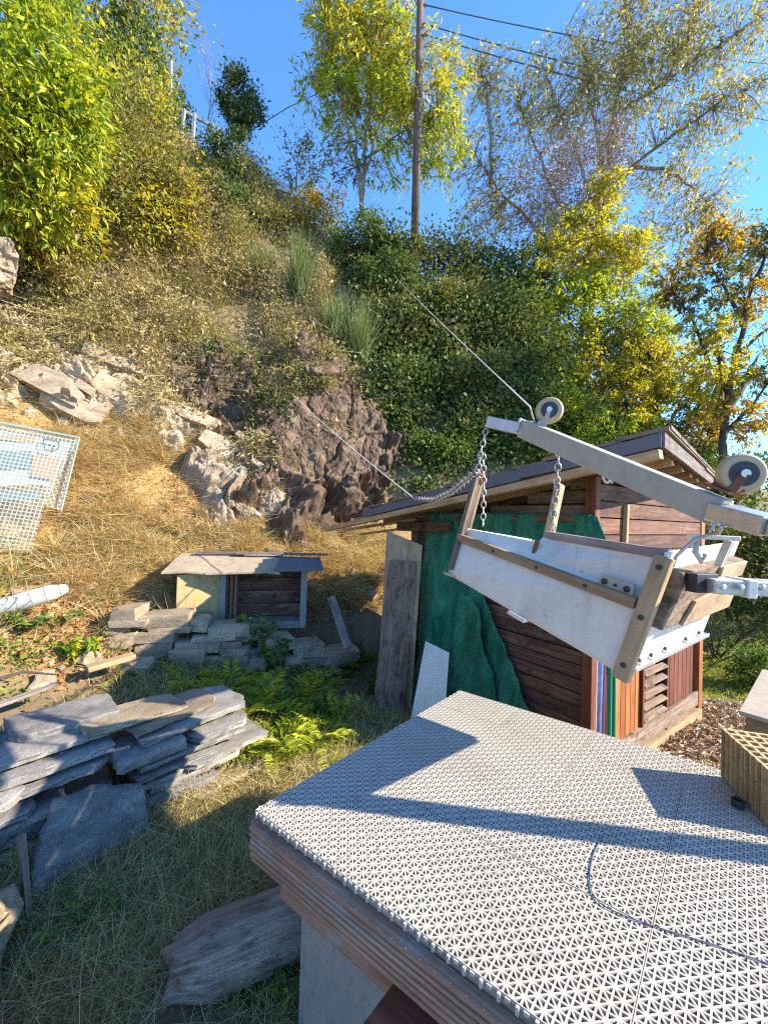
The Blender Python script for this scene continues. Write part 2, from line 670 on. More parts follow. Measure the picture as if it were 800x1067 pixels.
# ------------------------------------------------------------------ shared materials
M = {}
M['dark_wood'] = mat_wood('dark_stained_wood', [(.06, .030, .018), (.155, .08, .048), (.32, .195, .125)], .8, .9, dirt=(.035, .02, .014))
M['old_brown'] = mat_wood('old_brown_boards', [(.07, .035, .022), (.19, .095, .06), (.34, .21, .14)], .85, .8, dirt=(.07, .04, .03))
M['red_wood'] = mat_wood('red_brown_wood', [(.09, .025, .012), (.17, .055, .026), (.26, .10, .05)])
M['orange_wood'] = mat_wood('orange_varnished_wood', [(.24, .075, .02), (.40, .14, .045), (.5, .22, .09)], .55)
M['pale_wood'] = mat_wood('pale_softwood', [(.30, .19, .09), (.46, .32, .17), (.58, .44, .26)])
M['log_wood'] = mat_wood('weathered_log', [(.11, .08, .055), (.31, .24, .175), (.54, .44, .34)], .9, 1.0, dirt=(.10, .07, .045))
M['grey_wood'] = mat_wood('weathered_grey_wood', [(.07, .058, .048), (.24, .205, .175), (.44, .39, .34)], .9, 1.0, dirt=(.09, .07, .055))
M['brown_grey_wood'] = mat_wood('weathered_brown_plank', [(.08, .056, .038), (.23, .165, .115), (.40, .31, .23)], .9, .8, dirt=(.05, .035, .025))
M['deck_wood'] = mat_wood('brown_decking', [(.25, .13, .075), (.44, .26, .16), (.62, .45, .31)], .8, .6, dirt=(.32, .26, .2))
M['ply'] = mat_wood('old_plywood', [(.30, .20, .11), (.48, .34, .20), (.60, .46, .29)], .8, .3, scale=.5, dirt=(.2, .15, .1))
M['white_paint'] = mat_paint('cream_white_panel', (.64, .60, .49), .45, (.36, .29, .20), .55, scale=5)
M['white_plastic'] = mat_paint('white_plastic', (.66, .63, .55), .45, (.4, .36, .28), .35)
M['roof_tan'] = mat_paint('weathered_tan_sheet', (.34, .27, .175), .85, (.15, .12, .085), .9, scale=9)
M['roof_tan2'] = mat_paint('speckled_pale_board', (.42, .36, .27), .8, (.25, .2, .15), .8, scale=22)
M['dusty_board'] = mat_wood('dusty_top_board', [(.20, .165, .125), (.34, .29, .23), (.46, .41, .34)], .9, .3)
M['mat_plastic'] = mat_paint('white_grid_plastic', (.43, .395, .325), .5, (.30, .26, .2), .6, scale=3.5)
M['galv'] = mat_paint('galvanised_steel', (.47, .45, .39), .45, (.2, .22, .23), .6, .5, scale=26)
M['steel'] = mat_paint('bare_steel', (.5, .5, .48), .38, (.25, .2, .15), .5, .75, scale=12)
M['chain'] = mat_paint('zinc_chain', (.5, .48, .44), .4, (.22, .13, .07), .8, .6, scale=20)
M['beam_paint'] = mat_paint('grey_beige_painted_steel', (.38, .34, .245), .55, (.22, .18, .12), .5, scale=18)
M['rust'] = mat_paint('rusty_steel', (.20, .075, .035), .8, (.09, .035, .02), .7, scale=30)
M['black'] = mat_paint('black_rubber', (.025, .025, .028), .6, (.06, .055, .05), .4)
M['cream'] = mat_paint('cream_polyurethane_wheel', (.43, .30, .145), .45, (.3, .22, .12), .5, scale=20)
M['felt'] = mat_paint('dark_roofing_felt', (.10, .105, .115), .8, (.15, .13, .11), .7, scale=9)
M['rooftop'] = mat_paint('brown_roof_shingle', (.20, .135, .09), .9, (.04, .03, .025), .8, scale=14)
m, nt, out = newmat('green_tarpaulin')
o_ = objco(nt)
n1 = noise(nt, 2.5, 6, .7, o_); n2 = noise(nt, 9, 5, .75, mapping(nt, o_, (1, 1, .30)), 2.2)
r1 = ramp(nt, [(.006, .12, .062), (.016, .21, .11), (.07, .34, .20)], [.3, .55, .8]); nt.links.new(n1.outputs[0], r1.inputs[0])
principled(nt, out, r1.outputs[0], .4, 0, .5, bump(nt, n2.outputs[0], 1.0, .06))
M['tarp'] = m
M['slate'] = mat_stone('blue_grey_slate', [(.085, .082, .076), (.20, .193, .18), (.36, .35, .325)], 6, .8, (.26, .235, .18), 2, speck=.95, bd=.010)
M['stone'] = mat_stone('tan_field_stone', [(.12, .095, .062), (.27, .22, .15), (.43, .36, .255)], 5, .9, (.30, .225, .10), 1, speck=.8, bd=.014)
M['rock'] = mat_stone('pale_gneiss_rock', [(.13, .095, .06), (.32, .25, .17), (.46, .38, .28)], 3.5, 1.0, (.36, .26, .13), 1.5, speck=.8, bd=.02)
M['cliff'] = mat_stone('brown_cliff_rock', [(.022, .013, .008), (.085, .052, .031), (.20, .135, .085)], 3.5, 1.0, (.20, .17, .10), .2, speck=.8, bd=.02)
M['ochre'] = mat_paint('ochre_plaster', (.40, .29, .12), .85, (.16, .12, .07), .9, scale=10)
M['cement'] = mat_paint('grey_cement', (.22, .205, .18), .9, (.10, .09, .08), .7)
M['block'] = mat_stone('yellow_hollow_block', [(.24, .17, .075), (.42, .32, .16), (.52, .42, .25)], 9, .5, (.2, .12, .05))
M['bark'] = mat_stone('dark_bark', [(.035, .028, .022), (.08, .063, .05), (.16, .13, .105)], 6, .8, None, 0)
M['palebark'] = mat_stone('pale_bark', [(.16, .12, .07), (.30, .235, .14), (.44, .37, .25)], 6, .5, None, 0)
M['twig'] = mat_stone('grey_twigs', [(.16, .13, .12), (.30, .25, .23), (.42, .37, .35)], 6, .3)
M['rope'] = mat_paint('pale_rope', (.50, .47, .42), .8, (.3, .26, .2), .4)
M['wire'] = mat_paint('dark_cable', (.06, .09, .13), .6, (.05, .05, .06), .3)

# foliage
LM = {}
LM['lime'] = mat_leaf('lime_leaves', [(.10, .17, .012), (.22, .30, .016), (.38, .40, .02), (.5, .44, .03)], None, .45)
LM['yellow'] = mat_leaf('yellow_leaves', [(.16, .20, .018), (.34, .33, .02), (.52, .42, .025), (.56, .36, .03)], None, .45)
LM['gold'] = mat_leaf('gold_leaves', [(.24, .17, .02), (.42, .29, .025), (.52, .34, .03), (.45, .20, .02)], None, .4)
LM['olive'] = mat_leaf('olive_leaves', [(.075, .085, .016), (.15, .15, .028), (.24, .21, .04), (.30, .24, .07)], None, .35)
LM['green'] = mat_leaf('green_leaves', [(.035, .075, .012), (.075, .13, .02), (.13, .19, .026), (.22, .25, .03)], None, .35)
LM['dark'] = mat_leaf('dark_green_leaves', [(.022, .044, .012), (.042, .075, .018), (.08, .12, .026), (.15, .17, .05)], None, .22, rough=.6, spec=.25)
LM['ivy'] = mat_leaf('ivy_leaves', [(.028, .055, .015), (.06, .10, .022), (.12, .165, .035), (.24, .26, .07)], [0, .4, .75, 1], .25, rough=.6, spec=.25, patch=(.14, .14, .04), pscale=.7)
LM['pale'] = mat_leaf('pale_willow_leaves', [(.20, .20, .07), (.34, .30, .10), (.46, .38, .13), (.50, .36, .08)], None, .35)
LM['brown'] = mat_leaf('dry_brown_leaves', [(.08, .05, .025), (.16, .10, .05), (.26, .17, .085), (.20, .19, .07)], None, .2)
LM['straw'] = mat_leaf('straw_grass', [(.25, .155, .05), (.40, .27, .09), (.53, .39, .16), (.60, .48, .25)], None, .3, patch=(.42, .28, .11), pscale=1.1)
LM['scrub'] = mat_leaf('dry_scrub', [(.14, .095, .045), (.32, .23, .105), (.48, .37, .18), (.34, .31, .09)], None, .3, patch=(.26, .22, .06), pscale=.9)
LM['grass'] = mat_leaf('green_grass', [(.13, .135, .035), (.27, .255, .07), (.44, .37, .15), (.58, .46, .24)], None, .3)
LM['litter'] = mat_leaf('fallen_leaves', [(.16, .06, .025), (.30, .12, .04), (.38, .22, .08), (.44, .33, .18)], None, .15)
LM['red'] = mat_leaf('red_leaves', [(.20, .04, .018), (.32, .08, .025), (.30, .14, .05)], None, .3)
LM['chips'] = mat_leaf('bark_chips', [(.12, .06, .03), (.30, .19, .10), (.46, .35, .22), (.55, .46, .33)], None, .05)
LM['mauve'] = mat_leaf('mauve_seed_twigs', [(.12, .075, .06), (.22, .15, .12), (.32, .24, .19)], None, .2)
LM['fern'] = mat_leaf('fern_fronds', [(.16, .24, .02), (.32, .36, .03), (.50, .46, .04)], None, .45)
LM['broom'] = mat_leaf('broom_stems', [(.07, .11, .03), (.13, .18, .05), (.22, .24, .09)], None, .25)

# ------------------------------------------------------------------ plant generators
def shell_points(n, c, rad, lumps=26, spread=.28, inner=.25, seed=0):
    """leaf points gathered in clumps of differing size through an ellipsoid"""
    rg = np.random.default_rng(seed)
    d = rg.normal(size=(lumps, 3)); d /= np.linalg.norm(d, axis=1, keepdims=True)
    rr = rg.uniform(inner, 1, (lumps, 1)) ** .6
    cc = d * rr
    wt = rg.uniform(.3, 1.6, lumps); wt /= wt.sum()
    k = rg.choice(lumps, n, p=wt)
    sc = spread * rg.uniform(.55, 1.25, lumps)
    q = cc[k] + np.clip(rg.normal(size=(n, 3)), -2.3, 2.3) * sc[k][:, None] * .62
    return np.array(c) + q * np.array(rad), np.array(c) + cc * np.array(rad), q


def shrub(name, label, cat, c, rad, n, size, mat, base=None, stems=7, stemmat=None, lumps=26, spread=.3, aspect=.45,
          upbias=.3, group=None, seed=0, stem_r=.018, extra=None, droop=0):
    c = Vector(c)
    if base is None:
        base = Vector((c.x, c.y, tz(c.x, c.y)))
    t = thing(name, label, cat, base, 0, group)
    pts, cc, q = shell_points(n, c, rad, lumps, spread, seed=seed)
    d = q * .8 + RNG.normal(size=q.shape) * .8 + np.array([0, 0, upbias - droop])
    parts = [leaf_arrays(pts, d, size, aspect)]
    np_mesh('foliage', *merge(parts), mat, t)
    if extra:
        em, en, es = extra
        pts, _, q = shell_points(en, c, rad, lumps, spread, seed=seed + 5)
        d = q + RNG.normal(size=q.shape) * .7
        np_mesh('foliage', *leaf_arrays(pts, d, es, aspect), em, t)
    mb = MB()
    rg = random.Random(seed)
    for k in range(stems):
        e = Vector(cc[rg.randrange(len(cc))])
        b = base + Vector((rg.uniform(-.15, .15), rg.uniform(-.15, .15), -.05)) * (rad[0])
        m1 = b.lerp(e, .5) + Vector((rg.uniform(-.1, .1), rg.uniform(-.1, .1), .15)) * rad[0]
        mb.tube([b, b.lerp(m1, .5), m1, m1.lerp(e, .5), e], [stem_r, stem_r * .8, stem_r * .6, stem_r * .4, stem_r * .2], 5)
    mb.build('stem', stemmat or M['bark'], t, smooth=True)
    return t


def tree(name, label, limbs, blobs, leafmat, barkmat, size, aspect=.4, twigs=60, seed=0, droop=.2, trunk_r=.1, per=None, tw_r=.008, blob_mats=None, leafsd=.5):
    """limbs: polylines (first = trunk); blobs: (centre, radius xyz, leaves); twigs run from the nearest limb point to the leaves"""
    t = thing(name, label, 'tree', limbs[0][0])
    tr, br = MB(), MB()
    sam = []
    rg = np.random.default_rng(seed)
    for li, pl in enumerate(limbs):
        pl = [Vector(p) for p in pl]
        # smooth subdivision with a little wander
        q = []
        for a, b in zip(pl, pl[1:]):
            L = (b - a).length
            for k in range(4):
                w = Vector(rg.normal(size=3)) * L * .018
                q.append(a.lerp(b, k / 4) + (w if k else Vector((0, 0, 0))))
        q.append(pl[-1])
        r0 = trunk_r if li == 0 else trunk_r * .55
        r1 = trunk_r * (.35 if li == 0 else .10)
        (tr if li == 0 else br).tube(q, [r0 + (r1 - r0) * k / (len(q) - 1) for k in range(len(q))], 8)
        sam += [np.array(p) for p in q[len(q) // 3 if li == 0 else 1:]]
    sam = np.array(sam)
    tr.build('trunk', barkmat, t, smooth=True)
    groups = {}
    for bi, (c, rad, n) in enumerate(blobs):
        c = np.array(c); rad = np.array(rad)
        k = max(4, int(twigs * (rad.mean() ** 1.0)))
        d = rg.normal(size=(k, 3)); d /= np.linalg.norm(d, axis=1, keepdims=True)
        ends = c + d * rad * (rg.uniform(.1, 1, (k, 1)) ** .45)
        wt = rg.uniform(.35, 1.5, k); wt /= wt.sum()
        cnt = rg.multinomial(n, wt)
        PT, DR = [], []
        for e, m_ in zip(ends, cnt):
            j = np.argmin(((sam - e) ** 2).sum(1) + rg.uniform(0, .3 * rad.mean() ** 2, len(sam)))
            s = sam[j]
            mid = s + (e - s) * .5 + rg.normal(size=3) * .07 * np.linalg.norm(e - s) + np.array([0, 0, .10]) * np.linalg.norm(e - s)
            br.tube([s, s * .4 + mid * .6, mid, mid * .4 + e * .6, e], [tw_r * 1.1, tw_r * .9, tw_r * .75, tw_r * .6, tw_r * .35], 4, cap=False)
            # leaves along the outer part of the twig
            u = rg.uniform(.35, 1.08, (m_, 1))
            ax = (e - mid)
            p = mid + ax * (u - .0) + np.clip(rg.normal(size=(m_, 3)), -1.6, 1.6) * rad.mean() * .085 * (.4 + leafsd)
            PT.append(p)
            DR.append(ax / (np.linalg.norm(ax) + 1e-6) * .5 + rg.normal(size=(m_, 3)) * .7 - np.array([0, 0, droop]))
        PT = np.concatenate(PT); DR = np.concatenate(DR)
        lm = blob_mats[bi] if blob_mats else leafmat
        groups.setdefault(lm.name, (lm, []))[1].append(leaf_arrays(PT, DR, size, aspect))
    br.build('branches', barkmat, t, smooth=True)
    for nm, (lm, parts) in groups.items():
        np_mesh('crown', *merge(parts), lm, t)
    return t


def px_blob(px, py, d, rx, ry, n, rz=None):
    """blob from photo position; rx, ry in photo pixels at that distance"""
    s = d / FPX
    return (tuple(P(px, py, d)), (rx * s, (rz or (rx + ry) / 2) * s, ry * s), n)


# ================================================================== THE PILE OF SLABS, LOG, BOULDERS
def chisel(V, seed, cuts=16, lo=.5, hi=.92):
    # break a ball into flat broken faces
    rg = np.random.default_rng(seed)
    for _ in range(cuts):
        d = rg.normal(size=3); d /= np.linalg.norm(d)
        k = rg.uniform(lo, hi)
        e = np.clip(V @ d - k, 0, None)
        V = V - e[:, None] * d
    return V


def hull_block(size, rg, extra=7, jit=.16):
    """an angular broken block: convex hull of a jittered box with some corners knocked off"""
    import bmesh
    bm = bmesh.new()
    for sx in (-1, 1):
        for sy in (-1, 1):
            for sz in (-1, 1):
                if rg.random() < .30:      # corner broken away: replaced by points along its edges
                    k = rg.uniform(.2, .8)
                    for ax_ in range(3):
                        p = [sx, sy, sz]; p[ax_] *= k * rg.uniform(.6, 1.1)
                        bm.verts.new([q * (1 + rg.uniform(-jit, jit) * .5) for q in p])
                else:
                    bm.verts.new([q * (1 + rg.uniform(-jit, jit)) for q in (sx, sy, sz)])
    for _ in range(extra):
        p = [rg.uniform(-.8, .8) for _ in range(3)]
        a = rg.randrange(3); p[a] = rg.choice((-1, 1)) * rg.uniform(.95, 1.05)
        bm.verts.new(p)
    r = bmesh.ops.convex_hull(bm, input=bm.verts)
    bmesh.ops.delete(bm, geom=[v for v in bm.verts if not v.link_faces], context='VERTS')
    bm.verts.index_update()
    V = np.array([v.co[:] for v in bm.verts]) * np.array(size) * .5
    F = np.array([[v.index for v in f.verts] for f in bm.faces if len(f.verts) == 3])
    bm.free()
    return V, F


def rock_mesh(name, mat, c, size, rot=(0, 0, 0), sub=3, amp=.22, freq=1.6, seed=0, parent=None, strata=0, label=None, cat='rock', group=None, cuts=16):
    import bmesh
    bm = bmesh.new()
    bmesh.ops.create_icosphere(bm, subdivisions=sub, radius=1)
    V = np.array([v.co[:] for v in bm.verts])
    F = np.array([[v.index for v in f.verts] for f in bm.faces])
    bm.free()
    # squarer than a ball, then broken up
    nrm = V.copy()
    V = chisel(V, seed + 100, cuts)
    V /= np.abs(V).max()
    if sub > 3:
        # cracks and ledges: faces stepped by a cellular pattern
        rgc = np.random.default_rng(seed)
        pts_ = rgc.normal(size=(70, 3)); pts_ /= np.linalg.norm(pts_, axis=1, keepdims=True)
        sc_ = np.array([1, 1, 2.2])
        D = np.linalg.norm((nrm * sc_)[:, None] - (pts_ * sc_)[None], axis=2)
        o_ = np.sort(D, 1); idc = np.argmin(D, 1)
        step = rgc.uniform(-.5, .5, 70)[idc] * amp * .55 - .5 * amp * np.exp(-(o_[:, 1] - o_[:, 0]) * 16)
        V = V + nrm * step[:, None]
        amp = amp * .45; freq = freq * 2
    dsp = fbm(V * freq + seed * 3.7, 4, seed)
    rid = np.abs(fbm(V * freq * 1.9 + seed, 3, seed + 4))
    V = V + nrm * ((dsp * amp) - rid * amp * .5)[:, None]
    if strata:
        V[:, 2] += .05 * np.sign(np.sin(V[:, 2] * strata)) * np.abs(fbm(V * 3, 2, seed))
    V = V * np.array(size)
    R = np.array((Matrix.Rotation(rot[2], 3, 'Z') @ Matrix.Rotation(rot[1], 3, 'Y') @ Matrix.Rotation(rot[0], 3, 'X')))
    V = V @ R.T + np.array(c)
    o = np_mesh(name, V, F, mat, parent, smooth=False, origin=tuple(c))
    if label: tag(o, label, cat, group)
    return o


def slab_verts(L, W, T, seed, k=13):
    """an irregular split slab: outline, worn edge, uneven upper face"""
    rg = random.Random(seed)
    cor = []
    for sx, sy in ((1, 1), (-1, 1), (-1, -1), (1, -1)):
        x, y = sx * L / 2 * rg.uniform(.86, 1.04), sy * W / 2 * rg.uniform(.86, 1.04)
        if rg.random() < .5:               # corner broken off
            k1, k2 = rg.uniform(.06, .30), rg.uniform(.06, .30)
            a, b = (x - sx * k1 * L * .6, y), (x, y - sy * k2 * W * .8)
            cor += [b, a] if sx * sy > 0 else [a, b]
        else:
            cor.append((x, y))
    out_ = []
    for p, q in zip(cor, cor[1:] + cor[:1]):
        m_ = max(2, int(math.hypot(q[0] - p[0], q[1] - p[1]) / .035))
        for t in range(m_):
            f = t / m_
            jx = rg.uniform(-.005, .005) if t else 0
            out_.append((p[0] + (q[0] - p[0]) * f + jx, p[1] + (q[1] - p[1]) * f + (rg.uniform(-.005, .005) if t else 0)))
    n = len(out_)
    rings = []
    for z, s in ((-.5, .992), (-.42, 1.0), (-.05, 1 + rg.uniform(-.02, .02)), (.40, 1.0), (.5, .992)):
        rings.append([(x * s + rg.uniform(-.005, .005), y * s + rg.uniform(-.005, .005), z * T + rg.uniform(-.02, .02) * T) for x, y in out_])
    vs = [p for r in rings for p in r]
    fs = []
    for k_ in range(4):
        for i in range(n):
            j = (i + 1) % n
            fs.append((k_ * n + i, k_ * n + j, k_ * n + n + j, k_ * n + n + i))
    vs += [(0, 0, -.5 * T), (0, 0, .5 * T)]
    for i in range(n):
        j = (i + 1) % n
        fs.append((len(vs) - 2, j, i))
        fs.append((len(vs) - 1, 4 * n + i, 4 * n + j))
    return vs, fs


E1 = Vector((.67, .742, 0))       # direction of the table's left edge and of the slab pile's front
NB = Vector((-.742, .67, 0))      # into the pile


def slab(label, c, L, W, T, yaw=0, tilt=(0, 0), seed=0, mat='slate', name='stone_slab', group=None):
    vs, fs = slab_verts(L, W, T, seed)
    a0 = math.atan2(E1.y, E1.x) + yaw
    R = Matrix.Rotation(a0, 3, 'Z') @ Matrix.Rotation(tilt[1], 3, 'Y') @ Matrix.Rotation(tilt[0], 3, 'X')
    mb = MB()
    mb.add([R @ Vector(v) + Vector(c) for v in vs], fs)
    o = mb.build(name, M[mat], origin=Vector(c))
    tag(o, label, 'slab', group)
    return o


PO = Vector((-.80, 2.66, 0))


def pile(a, b, z):
    return PO + E1 * a + NB * b + Vector((0, 0, z))


PG = 'flat stone slabs stacked beside the grass path'
# right hand stack from the ground up: (a, b, L, W, T, yaw, tilt, material, label); each lies on the one below
def stack(rows, z0, seed, lift):
    z = z0
    for i, (a, b, dz, L, W, T, yaw, tl, mt, lab) in enumerate(rows):
        z += dz
        slab(lab, pile(a, b, z + T / 2 + lift * (a + .4)), L, W, T, yaw, (random.uniform(-.02, .03), tl), seed + i, mt, group=PG)


stack([
    (-0.26, 0.117, 0.000, 0.64, 0.50, 0.041, 0.02, -0.018, 'stone', 'sunlit tan slab lowest at the right end of the pile'),
    (-0.30, 0.163, 0.052, 0.56, 0.46, 0.030, 0.06, -0.023, 'stone', 'pale slab second from the bottom at the pile end in sun'),
    (-0.48, 0.125, 0.010, 0.40, 0.46, 0.034, -0.03, -0.023, 'slate', 'short blue grey slab low in the right stack'),
    (-0.34, 0.171, 0.041, 0.62, 0.46, 0.036, 0.02, -0.027, 'slate', 'long blue grey slab halfway up the right stack'),
    (-0.45, 0.178, 0.030, 0.45, .44, 0.029, -0.05, -0.020, 'slate', 'thin blue grey slab in the middle layers of the right stack'),
    (-0.20, 0.133, 0.030, 0.57, .44, 0.027, -0.01, -0.010, 'slate', 'thin blue grey slab in the middle layers of the right stack'),
    (-0.46, 0.170, 0.030, 0.44, .44, 0.024, -0.06, -0.019, 'slate', 'thin blue grey slab in the middle layers of the right stack'),
    (-0.36, 0.163, 0.050, 0.66, 0.44, 0.027, -0.02, -0.027, 'slate', 'dark slab jutting out to the right of the stack'),
    (-0.60, 0.116, 0.042, 0.36, 0.36, 0.058, -0.06, -0.023, 'slate', 'thick squared slab with a broken front corner in the right stack'),
    (-0.24, 0.140, 0.005, 0.40, 0.42, 0.034, 0.04, -0.032, 'slate', 'blue slab beside the thick squared one in the right stack'),
    (-0.34, 0.198, 0.070, 0.62, 0.40, 0.033, 0.02, -0.036, 'slate', 'topmost long slab of the right stack with sun on its upper face'),
    (-0.44, 0.209, 0.045, 0.56, 0.30, 0.023, 0.08, -0.027, 'stone', 'thin pale tan slab lying at the back on top of the right stack'),
    (-0.62, 0.252, 0.027, 0.50, 0.30, 0.024, -0.08, -0.009, 'stone', 'loose pale slab behind the top of the right stack'),
], .0, 20, 0)
stack([
    (-1.02, 0.252, 0.000, 0.62, 0.50, 0.061, 0.04, -0.018, 'stone', 'thick rough slab at the foot of the left stack'),
    (-1.42, 0.229, 0.000, 0.50, 0.50, 0.075, -0.04, -0.018, 'stone', 'brown grey stone under the left stack at the picture edge'),
    (-1.00, 0.224, 0.087, 0.54, 0.40, 0.064, 0.02, -0.045, 'slate', 'thick smooth blue slab low in the left stack above the standing slab'),
    (-1.46, 0.239, 0.010, 0.55, 0.50, 0.038, 0.05, -0.023, 'stone', 'pale grey slab low in the left stack beside brown leaves'),
    (-1.08, 0.244, 0.030, 0.51, .44, 0.023, -0.03, 0.010, 'slate', 'thin grey slab in the middle layers of the left stack'),
    (-1.19, 0.227, 0.030, 0.51, .44, 0.029, -0.02, -0.002, 'slate', 'thin grey slab in the middle layers of the left stack'),
    (-1.40, 0.229, 0.030, 0.64, .44, 0.028, -0.04, -0.027, 'slate', 'thin grey slab in the middle layers of the left stack'),
    (-1.02, 0.266, 0.078, 0.56, 0.46, 0.030, -0.04, -0.032, 'slate', 'dull slab under the gap of the left stack'),
    (-1.40, 0.246, 0.000, 0.60, 0.50, 0.038, 0.04, -0.027, 'slate', 'sunlit pale slab end halfway up the left stack'),
    (-1.05, 0.275, 0.054, 0.62, 0.42, 0.036, 0.02, -0.032, 'slate', 'long grey slab near the top of the left stack'),
    (-1.47, 0.316, 0.010, 0.60, 0.40, 0.034, -0.05, -0.023, 'stone', 'pale cracked slab near the top left of the pile'),
    (-1.08, 0.322, 0.052, 0.62, 0.36, 0.029, 0.05, -0.027, 'slate', 'wide flat slab on top of the left stack with a shadow across it'),
    (-1.46, 0.371, 0.012, 0.60, 0.36, 0.027, 0.02, -0.023, 'stone', 'white sunlit slab on top at the left end of the pile'),
    (-0.92, 0.430, 0.018, 0.50, 0.34, 0.041, -0.08, -0.009, 'slate', 'squarish grey slab lying behind the left stack under red leaves'),
], .02, 50, 0)

# the big slab standing on edge in front of the pile
bl, brr = Pz(28, 950, -.02), Pz(158, 880, -.02)
tl_, tm_, trr = P(58, 838, 1.83), P(100, 822, 1.95), P(150, 820, 2.06)
nb = Vector((-.742, .67, 0)) * .055
loop = [bl, bl.lerp(brr, .5) - Vector((0, 0, .02)), brr, P(156, 858, 2.03), trr, tm_, tl_, P(36, 895, 1.72)]
loop2 = []
rg_ = random.Random(4)
for a_, b_ in zip(loop, loop[1:] + loop[:1]):
    for k in range(5):
        loop2.append(a_.lerp(b_, k / 5) + Vector((rg_.uniform(-.008, .008), 0, rg_.uniform(-.008, .008))))
mb = MB()
n = len(loop2)
cen = sum(loop2, Vector()) / n
vs = [cen.lerp(v, .97) for v in loop2] + [v + nb * .25 for v in loop2] + [v + nb * .8 for v in loop2] + [cen.lerp(v, .97) + nb for v in loop2] + [cen, cen + nb]
fs = []
for r_ in range(3):
    fs += [(r_ * n + (i + 1) % n, r_ * n + i, r_ * n + n + i, r_ * n + n + (i + 1) % n) for i in range(n)]
fs += [(4 * n, i, (i + 1) % n) for i in range(n)] + [(4 * n + 1, 3 * n + (i + 1) % n, 3 * n + i) for i in range(n)]
mb.add(vs, fs)
tag(mb.build('standing_slab', M['slate'], origin=cen), 'large blue grey slab standing on edge against the slab pile', 'slab')
MB().bar(P(22, 870, 1.72), Pz(34, 955, -.03) + Vector((0, -.02, 0)), .02, .07).build('plank_offcut', M['brown_grey_wood'], origin=P(22, 870, 1.72))
tag(bpy.data.objects['plank_offcut'], 'narrow dark board standing left of the big slate', 'board')
mbs = MB().tube([Pz(28, 952, .0) , Pz(60, 953, .02), Pz(76, 950, .02)], [.008, .007, .004], 6)
tag(mbs.build('stick', M['palebark'], origin=Pz(28, 952, .0)), 'thin grey stick on the grass at the foot of the big slab', 'stick')

rock_mesh('boulder', M['stone'], (-1.345, 1.33, .08), (.17, .38, .23), (0, 0, .64), 5, .2, 1.5, 3,
          label='rough grey boulder at the lower left corner beside the shaded grass', cat='boulder')
# weathered log / timber
ax = Vector((.90, .43, 0)).normalized()
lc = P(250, 985, 1.50)
lc.z = .055
lp = lc - ax * .22
vs, fs, gs = [], [], []
NR, NS = 44, 30
sdv = Vector((-ax.y, ax.x, 0))
for k in range(NS):
    t = k / (NS - 1)
    for i in range(NR):
        th = 2 * math.pi * i / NR
        rx, rz = .135 * (1 - .12 * t) * (1 - .35 * max(0, .12 - t) / .12), .09 * (1 - .3 * max(0, .12 - t) / .12)
        w = 1 + .05 * float(vnoise(np.array([t * 1.5, math.cos(th) * 4.5, math.sin(th) * 4.5]), 3)) + .035 * float(vnoise(np.array([t * 3, th * 9, 0.]), 8))
        w += .022 * math.sin(th * 11 + t * 1.3) * (.5 + .5 * float(vnoise(np.array([t * 4, th * 3, 2.]), 6)))
        endw = .02 * math.sin(th * 3) + .02 * math.sin(th * 7 + 1)
        p = lp + ax * (.85 * t + (endw if k == 0 else 0)) + sdv * (math.cos(th) * rx * w) + Vector((0, 0, max(-.09, math.sin(th) * rz * w)))
        vs.append(p); gs.append(Vector((t * .9, math.cos(th) * .17, math.sin(th) * .17)))
for k in range(NS - 1):
    for i in range(NR):
        j = (i + 1) % NR
        fs.append((k * NR + i, k * NR + j, k * NR + NR + j, k * NR + NR + i))
vs.append(lp); gs.append(Vector((5, 0, 0)))
fs += [(len(vs) - 1, (i + 1) % NR, i) for i in range(NR)]
mb = MB(); mb.add(vs, fs, gs, .8)
tag(mb.build('log', M['log_wood'], smooth=True, origin=lc), 'thick weathered grey log lying in the grass beside the table', 'log')

# ================================================================== DRY STONE WALL AND HUTCH
def stone_wall(name, label, pts, h, depth, seed, size=.2, mat='stone'):
    """a dry stone wall: stones laid in courses along pts, all one wall"""
    rg = random.Random(seed)
    pts = [Vector(p) for p in pts]
    parts = []
    for a, b in zip(pts, pts[1:]):
        d = (b - a); L = d.length; d.normalize()
        back = Vector((-d.y, d.x, 0))
        z = 0
        while z < h:
            th = rg.choice((.05, .06, .085, .11, .14))
            x = rg.uniform(-.1, 0)
            while x < L:
                w = rg.uniform(.14, size * 2.4)
                c = a + d * (x + w / 2) + back * (z * .25 + rg.uniform(-.03, .04)) + Vector((0, 0, z + th / 2 + rg.uniform(-.015, .015)))
                V, F = hull_block((w * .97, depth, th * .97), rg, 6, .10)
                a0 = math.atan2(d.y, d.x) + rg.uniform(-.1, .1)
                R = np.array(Matrix.Rotation(a0, 3, 'Z') @ Matrix.Rotation(rg.uniform(-.1, .1), 3, 'Y'))
                parts.append((V @ R.T + np.array(c), F))
                x += w
            z += th
    V, F = merge(parts)
    o = np_mesh(name, V, F, M[mat], origin=tuple(pts[0]))
    b_ = o.modifiers.new('bevel', 'BEVEL'); b_.width = .006; b_.segments = 1; b_.limit_method = 'ANGLE'
    tag(o, label, 'wall', kind='thing')
    return o


wa, wb, wc = P(120, 705, 3.75), P(232, 700, 3.95), P(335, 690, 4.45)
for p in (wa, wb, wc): p.z = tz(p.x, p.y) - .06
stone_wall('dry_stone_wall', 'low dry stone wall carrying the small hutch', [wa, wb, wc], .37, .3, 5)

